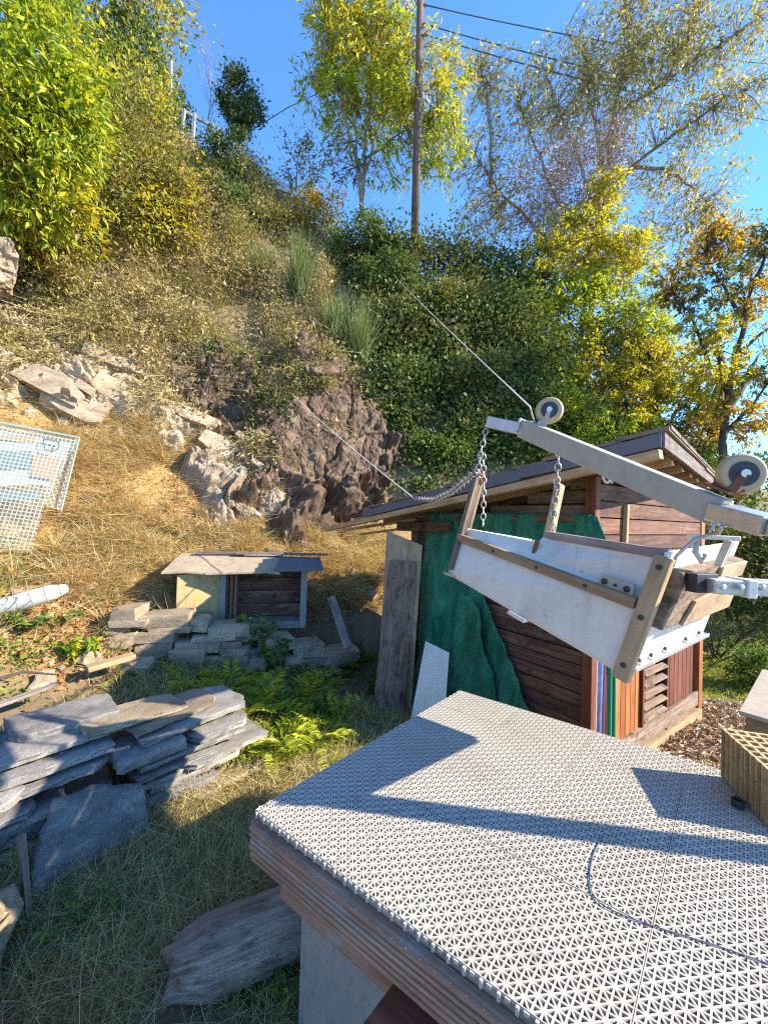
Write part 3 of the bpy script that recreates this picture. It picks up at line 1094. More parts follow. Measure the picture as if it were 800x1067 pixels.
# hutch: local frame, x along the front (to the right), y back, z up
HA = P(186, 632, 4.35)
HA.z = .50
hd = Vector((P(318, 640, 4.55).x - HA.x, .26, 0)); HW = hd.length
hut_rz = math.atan2(hd.y, hd.x)
hutch = thing('hutch', 'small low hutch with ochre side and grey sheet roof on the stone wall', 'hutch', HA, hut_rz)
HM = pmat(hutch)


def hx(x, y, z):
    return HM @ Vector((x, y, z))


def hbox(mb, x0, x1, y0, y1, z0, z1, dz=0):
    mb.hexa([hx(x0, y0, z0), hx(x1, y0, z0), hx(x1, y1, z0), hx(x0, y1, z0), hx(x0, y0, z1), hx(x1, y0, z1 + dz), hx(x1, y1, z1 + dz), hx(x0, y1, z1)])
    return mb


fr = HW * .31
mb = MB()
mb.hexa([hx(.02, -.16, .0), hx(fr, 0, -.12), hx(fr, .05, -.12), hx(.02, -.11, .0), hx(.02, -.16, .455), hx(fr, 0, .465), hx(fr, .05, .465), hx(.02, -.11, .455)])
mb.build('side_panel', M['ochre'], hutch, bevel=.004)
hbox(MB(), fr, fr + .06, -.03, .06, -.14, .44).build('post', M['cement'], hutch, bevel=.004)
hbox(MB(), HW - .07, HW, -.03, .30, -.14, .48).build('post', M['cement'], hutch, bevel=.004)
mb = MB()
for k in range(3):
    mb.bar(hx(fr + .06, .26, .0 + .15 * k), hx(HW - .07, .26, .0 + .15 * k), .03, .14)
mb.build('back_boards', M['dark_wood'], hutch, bevel=.003)
mb = MB()
for k in range(3):
    mb.bar(hx(fr + .07 + .045 * k, .02 + .004 * k, -.1), hx(fr + .07 + .045 * k, .02 + .004 * k, .46), .03, .038, up=(0, 1, 0))
mb.build('front_batten', M['old_brown'], hutch, bevel=.002)
hbox(MB(), fr, HW, .0, .30, -.16, -.08).build('sill', M['cement'], hutch, bevel=.006)
hbox(MB(), .0, HW, .30, .34, -.1, .46).build('rear_wall', M['dark_wood'], hutch)
# roof: thin bent sheets with a hanging front edge
mb = MB()
gx = [-.12, .1, .3, fr + .1, fr + .5, HW * .78]
for k in range(len(gx) - 1):
    x0, x1 = gx[k], gx[k + 1]
    zf0, zf1 = .47 + .01 * math.sin(k * 2), .47 + .01 * math.sin(k * 2 + 2)
    mb.hexa([hx(x0, -.20 + .02 * (k % 2), zf0), hx(x1, -.18, zf1), hx(x1, .5, .60), hx(x0, .5, .60), hx(x0, -.20 + .02 * (k % 2), zf0 + .018), hx(x1, -.18, zf1 + .018), hx(x1, .5, .618), hx(x0, .5, .618)])
mb.build('roof_sheet', M['roof_tan'], hutch)
MB().hexa([hx(HW * .74, -.16, .495), hx(HW + .17, -.14, .50), hx(HW + .15, .34, .57), hx(HW * .76, .36, .58),
           hx(HW * .74, -.16, .52), hx(HW + .17, -.14, .525), hx(HW + .15, .34, .60), hx(HW * .76, .36, .61)]).build('roof_sheet', M['felt'], hutch)
mb = MB()
for k in range(3):
    mb.bar(hx(.05 + .45 * k, .42 - .03 * k, .635), hx(.62 + .48 * k, .45 - .06 * k, .64), .06, .025)
mb.build('roof_batten', M['grey_wood'], hutch, bevel=.003)
# loose stones in front of the hutch
for k, (px, py, d, s, lab) in enumerate([
    (95, 678, 3.35, .11, 'pale stone half buried left of the green weed'), (150, 660, 3.6, .13, 'yellow stained stone leaning on the wall in sun'),
    (285, 690, 4.1, .09, 'grey stone under the nettles before the hutch'), (338, 700, 4.0, .10, 'dark upright stone beside the ferns'),
    (48, 700, 3.0, .10, 'small pale stone on the bank behind the slab pile'), (255, 722, 3.6, .09, 'mossy stone among the yellow ferns')]):
    p = P(px, py, d)
    rock_mesh('stone', M['stone'], (p.x, p.y, tz(p.x, p.y) + s * .4), (s * 1.2, s, s * .75), (0, .2, k), 3, .2, 1.6, 30 + k, label=lab, cat='stone')
# leaning grey board right of hutch
bd = MB().bar(P(345, 622, 4.6), P(363, 675, 4.3), .09, .03, up=(0, -1, .3))
tag(bd.build('leaning_board', M['grey_wood'], bevel=.003, origin=P(363, 675, 4.3)), 'short grey board leaning in the shade right of the hutch', 'board')

# ================================================================== TABLE WITH PLASTIC MAT
TZT = .69
TN = Pz(266, 843, .70); TF = Pz(479, 719, .70)
t1 = (TF - TN); T1L = t1.length; t1.normalize()
t2 = Vector((.80, -.60, 0))
T2L = 2.3


def tp(a, b, z):
    v = TN + t1 * a + t2 * b
    v.z = z
    return v


table = thing('table', 'wooden work table with grooved deck board edge and steel side panel', 'table', tp(T1L / 2, T2L / 2, 0))
mb = MB()
nb_ = 8
for k in range(nb_):
    a0, a1 = T1L * k / nb_ + .003, T1L * (k + 1) / nb_ - .003
    a0, a1 = max(a0, .01), min(a1, T1L - .01)
    g0 = Vector((random.random() * 9, random.random() * 9, 0))
    pts = [tp(a0, .012, .664), tp(a0, T2L, .664), tp(a1, T2L, .664), tp(a1, .012, .664), tp(a0, .012, .688), tp(a0, T2L, .688), tp(a1, T2L, .688), tp(a1, .012, .688)]
    gg = [g0 + Vector((0 if i in (0, 3, 4, 7) else T2L, 0 if i in (0, 1, 4, 5) else .14, 0)) for i in range(8)]
    mb.hexa(pts, gg)
mb.build('top_boards', M['dusty_board'], table, bevel=.002)


def grooved(mb, f, n, z0, z1, prot, L):
    """board with n long ridges on its outer face; f(along, out, z)"""
    prof = []
    h = (z1 - z0) / n
    for k in range(n):
        zb = z0 + k * h
        prof += [(prot * .35, zb + h * .03), (prot, zb + h * .22), (prot, zb + h * .80), (prot * .35, zb + h * .97)]
    vs, gs = [], []
    seg = 24
    for s_ in range(seg + 1):
        a = L * s_ / seg
        for o_, z in prof:
            vs.append(f(a, o_ + random.uniform(-.0006, .0006), z + random.uniform(-.0006, .0006))); gs.append(Vector((a, o_, z)))
        vs.append(f(a, -.02, z1)); gs.append(Vector((a, -.02, z1)))
        vs.append(f(a, -.02, z0)); gs.append(Vector((a, -.02, z0)))
    m_ = len(prof) + 2
    fs = []
    for s_ in range(seg):
        for i in range(m_):
            j = (i + 1) % m_
            fs.append((s_ * m_ + i, s_ * m_ + m_ + i, s_ * m_ + m_ + j, s_ * m_ + j))
    fs.append(tuple(range(m_)))
    fs.append(tuple(seg * m_ + i for i in reversed(range(m_))))
    mb.add(vs, fs, gs, .5)


fn_near = lambda a, o, z: tp(-o, a, z)
mb = MB(); grooved(mb, lambda a, o, z: tp(-o + (.662 - z) * .12, a, z), 6, .545, .662, .020, T2L); mb.build('grooved_edge_board', M['deck_wood'], table)
mb = MB(); grooved(mb, lambda a, o, z: tp(a, -o, z), 6, .545, .662, .020, T1L); mb.build('grooved_edge_board', M['deck_wood'], table)
mb = MB()
mb.hexa([tp(.045, .07, .44), tp(.045, T2L, .44), tp(.12, T2L, .44), tp(.12, .07, .44), tp(.045, .07, .544), tp(.045, T2L, .544), tp(.12, T2L, .544), tp(.12, .07, .544)],
        [Vector((0, 0, 0)), Vector((T2L, 0, 0)), Vector((T2L, .04, 0)), Vector((0, .04, 0)), Vector((0, 0, .1)), Vector((T2L, 0, .1)), Vector((T2L, .04, .1)), Vector((0, .04, .1))])
mb.build('apron_board', M['deck_wood'], table, bevel=.003)
mb = MB()
mb.hexa([tp(.12, .072, .44), tp(T1L - .1, .072, .44), tp(T1L - .1, .11, .44), tp(.12, .11, .44), tp(.12, .072, .544), tp(T1L - .1, .072, .544), tp(T1L - .1, .11, .544), tp(.12, .11, .544)])
mb.build('apron_board', M['deck_wood'], table, bevel=.003)
mb = MB()
mb.hexa([tp(.105, .10, -.12), tp(.105, T2L, -.12), tp(.118, T2L, -.12), tp(.118, .10, -.12), tp(.105, .10, .439), tp(.105, T2L, .439), tp(.118, T2L, .439), tp(.118, .10, .439)])
mb.build('steel_panel', M['galv'], table, bevel=.002)
mb = MB()
mb.hexa([tp(.12, .10, -.12), tp(T1L - .1, .10, -.12), tp(T1L - .1, .112, -.12), tp(.12, .112, -.12), tp(.12, .10, .439), tp(T1L - .1, .10, .439), tp(T1L - .1, .112, .439), tp(.12, .112, .439)])
mb.build('steel_panel', M['galv'], table, bevel=.002)
# brown boards fixed under the near edge
q0, q1 = tp(-.035, .47, .53), tp(-.045, 1.2, .52)
MB().hexa([tp(-.10, .50, .47), tp(-.10, 1.4, .47), tp(.04, 1.4, .47), tp(.04, .50, .47), tp(-.10, .50, .498), tp(-.10, 1.4, .498), tp(.04, 1.4, .498), tp(.04, .50, .498)],
          [Vector((0, 0, 0)), Vector((1, 0, 0)), Vector((1, .2, 0)), Vector((0, .2, 0))] + [Vector((0, 0, .03)), Vector((1, 0, .03)), Vector((1, .2, .03)), Vector((0, .2, .03))]
          ).build('shelf_board', M['red_wood'], table, bevel=.003)

# the mat: star lattice of thin ribs, real openings
cell = .036
na, nbb = int(T1L / cell), int(T2L / cell)
ca = T1L / na
rib, zh0, zh1 = .0050, .691, .6985
V8, F8 = [], []
parts = []


def ribs(A, B, w, z0=zh0 + .001, z1=zh1):
    """A, B arrays (n,2) of table coordinates -> rib boxes without bottoms"""
    A = np.asarray(A, float); B = np.asarray(B, float)
    d = B - A; d /= np.linalg.norm(d, axis=1, keepdims=True)
    sd = np.stack([-d[:, 1], d[:, 0]], 1) * w / 2
    q = [A + sd, A - sd, B - sd, B + sd]
    T1v, T2v, o0 = np.array(t1), np.array(t2), np.array(TN)
    vv = []
    for z in (z0, z1):
        for p in q:
            w3 = o0 + p[:, :1] * T1v + p[:, 1:] * T2v
            w3[:, 2] = z
            vv.append(w3)
    n_ = len(A)
    Vv = np.stack(vv, 1).reshape(-1, 3)
    b_ = (np.arange(n_) * 8)[:, None]
    Ff = np.concatenate([b_ + np.array(f) for f in ((4, 5, 6, 7), (0, 1, 5, 4), (1, 2, 6, 5), (2, 3, 7, 6), (3, 0, 4, 7))])
    parts.append((Vv, Ff))


ia, ib = np.meshgrid(np.arange(na), np.arange(nbb)); ia, ib = ia.ravel() * ca, ib.ravel() * cell
tri = []
for k in range(8):
    corners = [(0, 0), (.5, 0), (1, 0), (1, .5), (1, 1), (.5, 1), (0, 1), (0, .5)]
    tri.append(((.5, .5), corners[k], corners[(k + 1) % 8]))
T1v, T2v, o0 = np.array(t1), np.array(t2), np.array(TN)
TILE = 9
rt = np.random.default_rng(5)
for ta in range(0, na, TILE):
    for tb in range(0, nbb, TILE):
        ka, kb = np.meshgrid(np.arange(ta, min(ta + TILE, na)), np.arange(tb, min(tb + TILE, nbb)))
        ka, kb = ka.ravel(), kb.ravel()
        dz_ = rt.uniform(-.0007, .0007); sh_ = rt.uniform(-.0006, .0006, 2); shrink = .9962
        ca0, cb0 = (ta + TILE / 2) * ca, (tb + TILE / 2) * cell
        for t3 in tri:
            p3 = np.array(t3) * np.array([ca, cell])
            L3 = [np.linalg.norm(p3[1] - p3[2]), np.linalg.norm(p3[0] - p3[2]), np.linalg.norm(p3[0] - p3[1])]
            inc = (p3 * np.array(L3)[:, None]).sum(0) / sum(L3)
            q3 = inc + (p3 - inc) * .63
            vv = []
            for pts_, z in ((p3, zh1), (q3, zh1), (q3, zh0 + .001)):
                for p in pts_:
                    aa = (ka * ca + p[0] - ca0) * shrink + ca0 + sh_[0]; bb = (kb * cell + p[1] - cb0) * shrink + cb0 + sh_[1]
                    w3 = o0 + aa[:, None] * T1v + bb[:, None] * T2v
                    w3[:, 2] = z + dz_
                    vv.append(w3)
            Vv = np.stack(vv, 1).reshape(-1, 3)
            b_ = (np.arange(len(ka)) * 9)[:, None]
            Ff = []
            for e_ in range(3):
                f_2 = (e_ + 1) % 3
                Ff.append(b_ + np.array([e_, e_ + 3, f_2 + 3, f_2])); Ff.append(b_ + np.array([e_ + 3, e_ + 6, f_2 + 6, f_2 + 3]))
            parts.append((Vv, np.concatenate(Ff)))
# outer walls of the mat
ribs([[0.0, 0]], [[0.0, nbb * cell]], .0012, z1=zh1 - .001); ribs([[0, 0.0]], [[na * ca, 0.0]], .0012, z1=zh1 - .001)
# the connecting pegs along the open edges
for k in range(nbb):
    y = (k + .5) * cell
    ribs([[-.007, y - .004]], [[-.001, y - .004]], .006, .682, .6975)
    ribs([[-.004, y + .012]], [[-.001, y + .012]], .010, .689, .697)
for k in range(na):
    x = (k + .5) * ca
    ribs([[x, -.006]], [[x, -.001]], .006, .684, .6975)
matobj = thing('grid_mat', 'white plastic lattice mat covering the whole table top', 'mat', tp(T1L / 2, T2L / 2, .69))
np_mesh('lattice', *merge(parts), M['mat_plastic'], matobj)

# a wire's cast shadow on the mat, modelled as a thin dark strand
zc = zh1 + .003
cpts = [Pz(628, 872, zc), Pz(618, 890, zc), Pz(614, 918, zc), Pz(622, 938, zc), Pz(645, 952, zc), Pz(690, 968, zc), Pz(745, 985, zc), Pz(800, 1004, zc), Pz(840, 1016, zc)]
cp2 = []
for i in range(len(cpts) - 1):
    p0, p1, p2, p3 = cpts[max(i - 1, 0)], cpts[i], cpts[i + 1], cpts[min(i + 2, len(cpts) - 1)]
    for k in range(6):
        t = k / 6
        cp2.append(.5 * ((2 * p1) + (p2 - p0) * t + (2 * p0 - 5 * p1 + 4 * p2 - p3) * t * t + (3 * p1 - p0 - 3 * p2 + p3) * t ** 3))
tag(MB().tube(cp2, .0014, 6).build('wire_shadow_strand', M['wire'], smooth=True, origin=cpts[0]), 'thin dark strand in place of a wire shadow curling across the white lattice mat', 'wire shadow')

# hollow clay block
def quad_frame(p, q):
    d = (q - p); d.z = 0; L = d.length
    return d.normalized(), L


b0, b1 = Pz(750, 808, .703), Pz(799, 862, .703)
bx, bL = quad_frame(b0, b1)
by = Vector((-bx.y, bx.x, 0))
if by.x < 0: by = -by
BH, BD = .172, .30
block = thing('hollow_block', 'yellowish hollow clay block standing on the mat at the right edge', 'block', b0)
mb = MB()


def blk(x0, x1, y0, y1, z0, z1):
    f_ = lambda x, y, z: b0 + bx * x + by * y + Vector((0, 0, z))
    mb.hexa([f_(x0, y0, z0), f_(x1, y0, z0), f_(x1, y1, z0), f_(x0, y1, z0), f_(x0, y0, z1), f_(x1, y0, z1), f_(x1, y1, z1), f_(x0, y1, z1)])


bl_ = bL * 1.02
blk(0, bl_, 0, BD, 0, .10)
wt = .010
NXC, NYC = 7, 9
for i in range(NXC + 1):
    x = (bl_ - wt) * i / NXC
    blk(x, x + wt, 0, BD, .101, BH + (.001 if i % 2 else 0))
for j in range(NYC + 1):
    y = (BD - wt) * j / NYC
    blk(.001, bl_ - .001, y, y + wt, .102, BH - .001)
o = mb.build('block_body', M['block'], block, bevel=.0015)
mb = MB()
# ribs scored down the outer faces
for k in range(9):
    x = .018 + (bl_ - .036) * k / 8
    p = b0 + bx * x + by * -.0015
    mb.bar(p + Vector((0, 0, .004)), p + Vector((0, 0, BH - .004)), .013, .005, up=-by)
mb.build('scored_ribs', M['block'], block, bevel=.001)

# small black ring cap
rc = Pz(768, 840, .703)
tag(MB().lathe(rc, (0, 0, 1), [(0, .017), (.018, .018), (.022, .017), (.022, .0125), (.006, .012)], 24).build('black_cap', M['black'], smooth=False, origin=rc),
    'small black plastic cap on the mat beside the clay block', 'cap')
# white painted box behind the block
wb0 = P(776, 745, 2.05)
wbox = thing('white_box', 'whitish wooden box lid seen behind the clay block', 'box', wb0)
wx_ = Vector((.62, -.78, 0)); wy_ = Vector((.78, .62, 0))
f_ = lambda x, y, z: wb0 + wx_ * x + wy_ * y + Vector((0, 0, z))
MB().hexa([f_(0, 0, -.9), f_(.5, 0, -.9), f_(.5, .5, -.9), f_(0, .5, -.9), f_(0, 0, -.0), f_(.5, 0, -.0), f_(.5, .5, .09), f_(0, .5, .09)]).build('box_body', M['pale_wood'], wbox, bevel=.004)
MB().hexa([f_(-.02, -.03, .002), f_(.53, -.03, .002), f_(.53, .53, .095), f_(-.02, .53, .095), f_(-.02, -.03, .022), f_(.53, -.03, .022), f_(.53, .53, .115), f_(-.02, .53, .115)]).build('lid', M['roof_tan2'], wbox, bevel=.003)

# ================================================================== HUT
H0 = Vector((1.39, 2.75, 0)); HU = Vector((-.581, .814, 0)); HV = Vector((.814, .581, 0))
hut = thing('wooden_hut', 'dark slatted wooden hut with low sloping roof behind the table', 'hut', H0, math.atan2(.581, .814))
HMt = pmat(hut)
H = lambda x, y, z: HMt @ Vector((x, y, z))


def wallpt(px, py, off=-.03):
    """photo position -> (y, z) on the hut's front plane"""
    o = Vector((0, 0, CAMZ)); r = P(px, py, 1.0) - o
    n_ = HV; k = ((H0 + HV * off) - o).dot(n_) / r.dot(n_)
    p = o + r * k
    return (p - H0).dot(HU), p.z


FL, SL = 1.78, 1.94           # front and side length
ZB = -.45
mb = MB()                      # front wall slats
z = ZB
while z < 1.56:
    h_ = .085
    mb.bar(H(.0 + random.uniform(-.004, .004), .02, z), H(random.uniform(-.004, .004), FL, z), .022, h_, seg=6, wob=.003)
    z += h_ + random.uniform(.006, .014)
mb.build('front_wall', M['dark_wood'], hut, bevel=.003)
mb = MB()
mb.hexa([H(.03, 0, ZB), H(.05, 0, ZB), H(.05, FL, ZB), H(.03, FL, ZB), H(.03, 0, 1.6), H(.05, 0, 1.6), H(.05, FL, 1.55), H(.03, FL, 1.55)])
mb.build('inner_lining', M['dark_wood'], hut)
# corner posts
for (x, y, z1, w, mt) in ((-.01, -.02, 1.92, .07, 'red_wood'), (-.01, FL, 1.62, .09, 'dark_wood'), (SL, -.01, 1.93, .09, 'orange_wood'), (SL, FL, 1.6, .09, 'dark_wood')):
    MB().bar(H(x, y, ZB), H(x, y, z1), w, w, up=HV).build('corner_post', M[mt], hut, bevel=.005)
mb = MB()   # rear and left walls
mb.hexa([H(SL, .05, ZB), H(SL + .03, .05, ZB), H(SL + .03, FL, ZB), H(SL, FL, ZB), H(SL, .05, 1.9), H(SL + .03, .05, 1.9), H(SL + .03, FL, 1.6), H(SL, FL, 1.6)])
mb.build('rear_wall', M['dark_wood'], hut)
mb = MB()
mb.hexa([H(.05, FL, ZB), H(SL, FL, ZB), H(SL, FL + .03, ZB), H(.05, FL + .03, ZB), H(.05, FL, 1.55), H(SL, FL, 1.55), H(SL, FL + .03, 1.55), H(.05, FL + .03, 1.55)])
mb.build('left_wall', M['dark_wood'], hut)
# side wall (y = 0 plane), sunlit: doorway with cloths, orange boards, slatted shutter, dark boards, base board
DO0, DO1 = .06, .36
mb = MB()
x = DO1
while x < .72:
    mb.bar(H(x + .04, -.01, -.2), H(x + .04, -.01, 1.55), .072, .022, up=HU)
    x += .078
mb.build('board_panel', M['orange_wood'], hut, bevel=.003)
mb = MB()
z = .10
while z < 1.35:
    p, q = H(.78, -.03, z), H(1.20, -.03, z)
    mb.bar(p, q, .05, .014, up=(HU * -.6 + Vector((0, 0, .8))))
    z += .088
mb.build('louvre_shutter', M['brown_grey_wood'], hut, bevel=.002)
MB().hexa([H(.76, .02, -.1), H(1.22, .02, -.1), H(1.22, .05, -.1), H(.76, .05, -.1), H(.76, .02, 1.4), H(1.22, .02, 1.4), H(1.22, .05, 1.4), H(.76, .05, 1.4)]).build('shutter_backing', M['dark_wood'], hut)
for xx in (.76, 1.215):
    MB().bar(H(xx, -.02, -.1), H(xx, -.02, 1.42), .03, .05, up=HU).build('shutter_post', M['red_wood'], hut, bevel=.003)
mb = MB()
x = 1.24
while x < SL - .08:
    mb.bar(H(x + .045, -.005, -.2), H(x + .045, -.005, 1.5), .085, .02, up=HU)
    x += .092
mb.build('board_panel', M['red_wood'], hut, bevel=.003)
MB().bar(H(DO1, -.035, -.02), H(SL - .04, -.035, .02), .03, .13).build('base_board', M['brown_grey_wood'], hut, bevel=.004)
MB().bar(H(DO1 - .02, -.05, -.15), H(SL - .03, -.05, -.12), .06, .10).build('sill_beam', M['pale_wood'], hut, bevel=.005)
# upper side boards
mb = MB()
for k in range(5):
    z = 1.36 + k * .115
    mb.bar(H(.02, -.035 - .002 * (k % 2), z), H(SL - .05, -.035, z), .022, .107)
mb.build('upper_side_boards', M['old_brown'], hut, bevel=.003)
MB().bar(H(.33, -.065, .9), H(.37, -.065, 1.75), .03, .03, up=HU).build('loose_batten', M['pale_wood'], hut, bevel=.002)
# cloths hanging in the doorway
def curtain(name, x0, x1, mat, z0, z1, y=.0, amp=.015, freq=3, seed=1, parent=hut):
    vs, fs = [], []
    nx_, nz_ = 16, 12
    for j in range(nz_ + 1):
        for i in range(nx_ + 1):
            u = i / nx_; v = j / nz_
            xx = x0 + (x1 - x0) * u + .01 * math.sin(v * 4 + seed)
            vs.append(H(xx, y + amp * math.sin(u * freq * 6.28 + v * 1.5 + seed) * (.5 + .5 * v), z1 + (z0 - z1) * v))
    for j in range(nz_):
        for i in range(nx_):
            a = j * (nx_ + 1) + i
            fs.append((a, a + 1, a + nx_ + 2, a + nx_ + 1))
    mb = MB(); mb.add(vs, fs)
    o = mb.build(name, mat, parent, smooth=True)
    s_ = o.modifiers.new('thick', 'SOLIDIFY'); s_.thickness = .003
    return o


c_ = curtain('door_cloth', .06, .13, mat_paint('blue_cloth', (.08, .14, .32), .9, (.3, .32, .4), .7, scale=20), -.4, 1.5, -.045, .012, 1, 1)
c_ = curtain('door_cloth', .13, .215, mat_paint('plum_cloth', (.10, .02, .045), .9, (.1, .05, .07), .4), -.4, 1.5, -.035, .015, 1, 2)
c_ = curtain('door_cloth', .21, .335, mat_paint('emerald_cloth', (.01, .16, .07), .7, (.03, .3, .14), .4), -.4, 1.5, -.02, .018, 2, 4)
MB().bar(H(.03, -.035, ZB), H(.03, -.035, 1.5), .02, .03, up=HU).build('door_jamb', M['pale_wood'], hut, bevel=.002)

# roof
A_ = (-.35, 2.62, 1.585); R_ = (-.35, -.55, 2.045); B_ = (2.05, -.08, 2.05); D_ = (2.05, 2.62, 1.60)


def roof_pt(u, v, dz):   # u along pitch (0 low left, 1 high right), v front to back
    f0 = Vector(A_).lerp(Vector(R_), u); b0_ = Vector(D_).lerp(Vector(B_), u)
    p = f0.lerp(b0_, v)
    return H(p.x, p.y, p.z + dz)


mb = MB()
NU = 14
for k in range(NU):
    u0, u1 = k / NU, (k + 1) / NU + .01
    lift = .008
    for (v0, v1) in ((-.01, .35), (.345, .70), (.695, 1.01)):
        j_ = random.uniform(-.006, .014)
        mb.hexa([roof_pt(u0, v0, .03 + lift + j_), roof_pt(u1, v0, .03 + j_), roof_pt(u1, v1, .03 + j_), roof_pt(u0, v1, .03 + lift + j_),
                 roof_pt(u0, v0, .055 + lift + j_), roof_pt(u1, v0, .05 + j_), roof_pt(u1, v1, .05 + j_), roof_pt(u0, v1, .055 + lift + j_)])
mb.build('roof_covering', M['rooftop'], hut)
mb = MB()
NBD = 13
for k in range(NBD):
    u0, u1 = k / NBD + .002, (k + 1) / NBD - .002
    mb.hexa([roof_pt(u0, 0, .005), roof_pt(u1, 0, .005), roof_pt(u1, 1, .005), roof_pt(u0, 1, .005), roof_pt(u0, 0, .026), roof_pt(u1, 0, .026), roof_pt(u1, 1, .026), roof_pt(u0, 1, .026)],
            [Vector((0, k, 0)), Vector((0, k + .2, 0)), Vector((2.4, k + .2, 0)), Vector((2.4, k, 0))] * 2)
mb.build('roof_boards', M['red_wood'], hut)
mb = MB()
for v in (.03, .2, .36, .52, .68, .84, .97):
    mb.bar(roof_pt(.02, v, -.032), roof_pt(.99, v, -.032), .045, .07)
mb.build('rafters', M['pale_wood'], hut, bevel=.003)
mb = MB()     # flashing along the rake and its timber
for k in range(10):
    u0, u1 = .12 + k * .088, .12 + (k + 1) * .088
    w_ = random.uniform(-.004, .004)
    mb.hexa([roof_pt(u0, -.016, -.032 + w_ * 2), roof_pt(u1, -.016, -.034 + w_), roof_pt(u1, -.010, -.034 + w_), roof_pt(u0, -.010, -.032 + w_ * 2),
             roof_pt(u0, -.016, .035), roof_pt(u1, -.016, .035), roof_pt(u1, -.010, .035), roof_pt(u0, -.010, .035)])
mb.build('rake_flashing', M['felt'], hut)
MB().bar(roof_pt(-.14, -.012, -.075), roof_pt(1.0, -.012, -.075), .05, .05).build('rake_board', M['pale_wood'], hut, bevel=.004)
MB().bar(roof_pt(1.0, -.01, .0), roof_pt(1.0, 1.0, .0), .03, .085).build('eave_board', M['grey_wood'], hut, bevel=.004)
mb = MB()
for k in range(7):
    v0, v1 = k / 7, (k + 1) / 7 - .01
    mb.hexa([roof_pt(.975, v0, .052), roof_pt(1.012, v0, .05), roof_pt(1.012, v1, .05), roof_pt(.975, v1, .052), roof_pt(.975, v0, .075), roof_pt(1.012, v0, .07), roof_pt(1.012, v1, .07), roof_pt(.975, v1, .075)])
mb.build('edge_cap', M['grey_wood'], hut)
mb = MB()   # thin battens poking out beneath the low end
mb.bar(H(-.20, 2.95, 1.44), H(-.10, 1.7, 1.60), .035, .03)
mb.bar(H(-.08, 2.75, 1.40), H(.02, 1.7, 1.54), .03, .025)
mb.build('purlin_end', M['pale_wood'], hut, bevel=.003)
MB().bar(H(-.12, 1.95, 1.52), H(-.12, 1.2, 1.54), .06, .09).build('wall_plate', M['dark_wood'], hut, bevel=.004)
MB().bar(H(-.04, .04, 1.64), H(-.04, FL, 1.60), .04, .035).build('top_rail', M['red_wood'], hut, bevel=.003)
# upper gable boards, set behind the tarp top
mb = MB()
for k in range(3):
    mb.bar(H(.02, .03, 1.69 + k * .10), H(.02, .85 - k * .35, 1.69 + k * .10), .022, .085)
mb.build('gable_boards', M['brown_grey_wood'], hut, bevel=.003)
# ring hanging under the roof edge
rp = P(631, 498, 2.25)
mb = MB().torus(rp, (.5, -.8, .2), .028, .007)
for dx in ((.05, 0, .02), (-.04, 0, .045), (.045, .02, -.045)):
    mb.bar(rp + Vector((0, 0, .02)), rp + Vector(dx) + Vector((0, 0, .02)), .01, .01)
tag(mb.build('knotted_ring', M['rope'], smooth=True, origin=rp), 'small knotted rope ring hanging below the hut roof edge', 'ring')

# tarpaulin on the front wall: rows from top to bottom with ragged right edge
def tarp_sheet(label, edge, off, amp, seed, name='tarpaulin', cat='tarpaulin', NX=46):
    """edge: list of (photo y as z, left photo point, right photo point)"""
    L_ = [(wallpt(*l, off), wallpt(*r, off)) for l, r in edge]
    vs, fs = [], []
    NZ = 60
    for j in range(NZ + 1):
        t = j / NZ * (len(L_) - 1); k = min(int(t), len(L_) - 2); f = t - k
        (y0a, z0a), (y1a, z1a) = L_[k]; (y0b, z0b), (y1b, z1b) = L_[k + 1]
        yl, zl, yr, zr = y0a + (y0b - y0a) * f, z0a + (z0b - z0a) * f, y1a + (y1b - y1a) * f, z1a + (z1b - z1a) * f
        for i in range(NX + 1):
            u = i / NX
            y = yl + (yr - yl) * u; z = zl + (zr - zl) * u
            nn = float(fbm(np.array([y * 7 + z * 1.2, z * 1.3, seed]), 3, seed)) + .5 * float(vnoise(np.array([y * 20 + z * 6, z * 5, seed]), seed + 9))
            vs.append(H(off - amp * (nn + .6), y, z))
    for j in range(NZ):
        for i in range(NX):
            a = j * (NX + 1) + i
            fs.append((a, a + 1, a + NX + 2, a + NX + 1))
    mb = MB(); mb.add(vs, fs)
    o = mb.build(name, M['tarp'], smooth=True, origin=H(off, 1, 1))
    s_ = o.modifiers.new('thick', 'SOLIDIFY'); s_.thickness = .003
    tag(o, label, cat)
    return o


tarp_sheet('big green tarpaulin nailed over the left half of the hut front',
           [((443, 534), (620, 536)), ((442, 560), (628, 562)), ((441, 572), (512, 578)), ((440, 600), (500, 602)), ((437, 660), (522, 660)), ((433, 720), (545, 720)), ((430, 770), (566, 770))],
           -.05, .034, 3)
tarp_sheet('loose dark green tarpaulin flap hanging in a fold beside the white board',
           [((486, 618), (492, 622)), ((480, 640), (502, 640)), ((474, 680), (510, 690)), ((466, 718), (520, 742))], -.13, .035, 8, NX=24)
tarp_sheet('small torn corner of green tarpaulin at the top right of the hut front',
           [((612, 537), (622, 538)), ((617, 548), (628, 552)), ((620, 560), (633, 566))], -.10, .02, 14, NX=10)
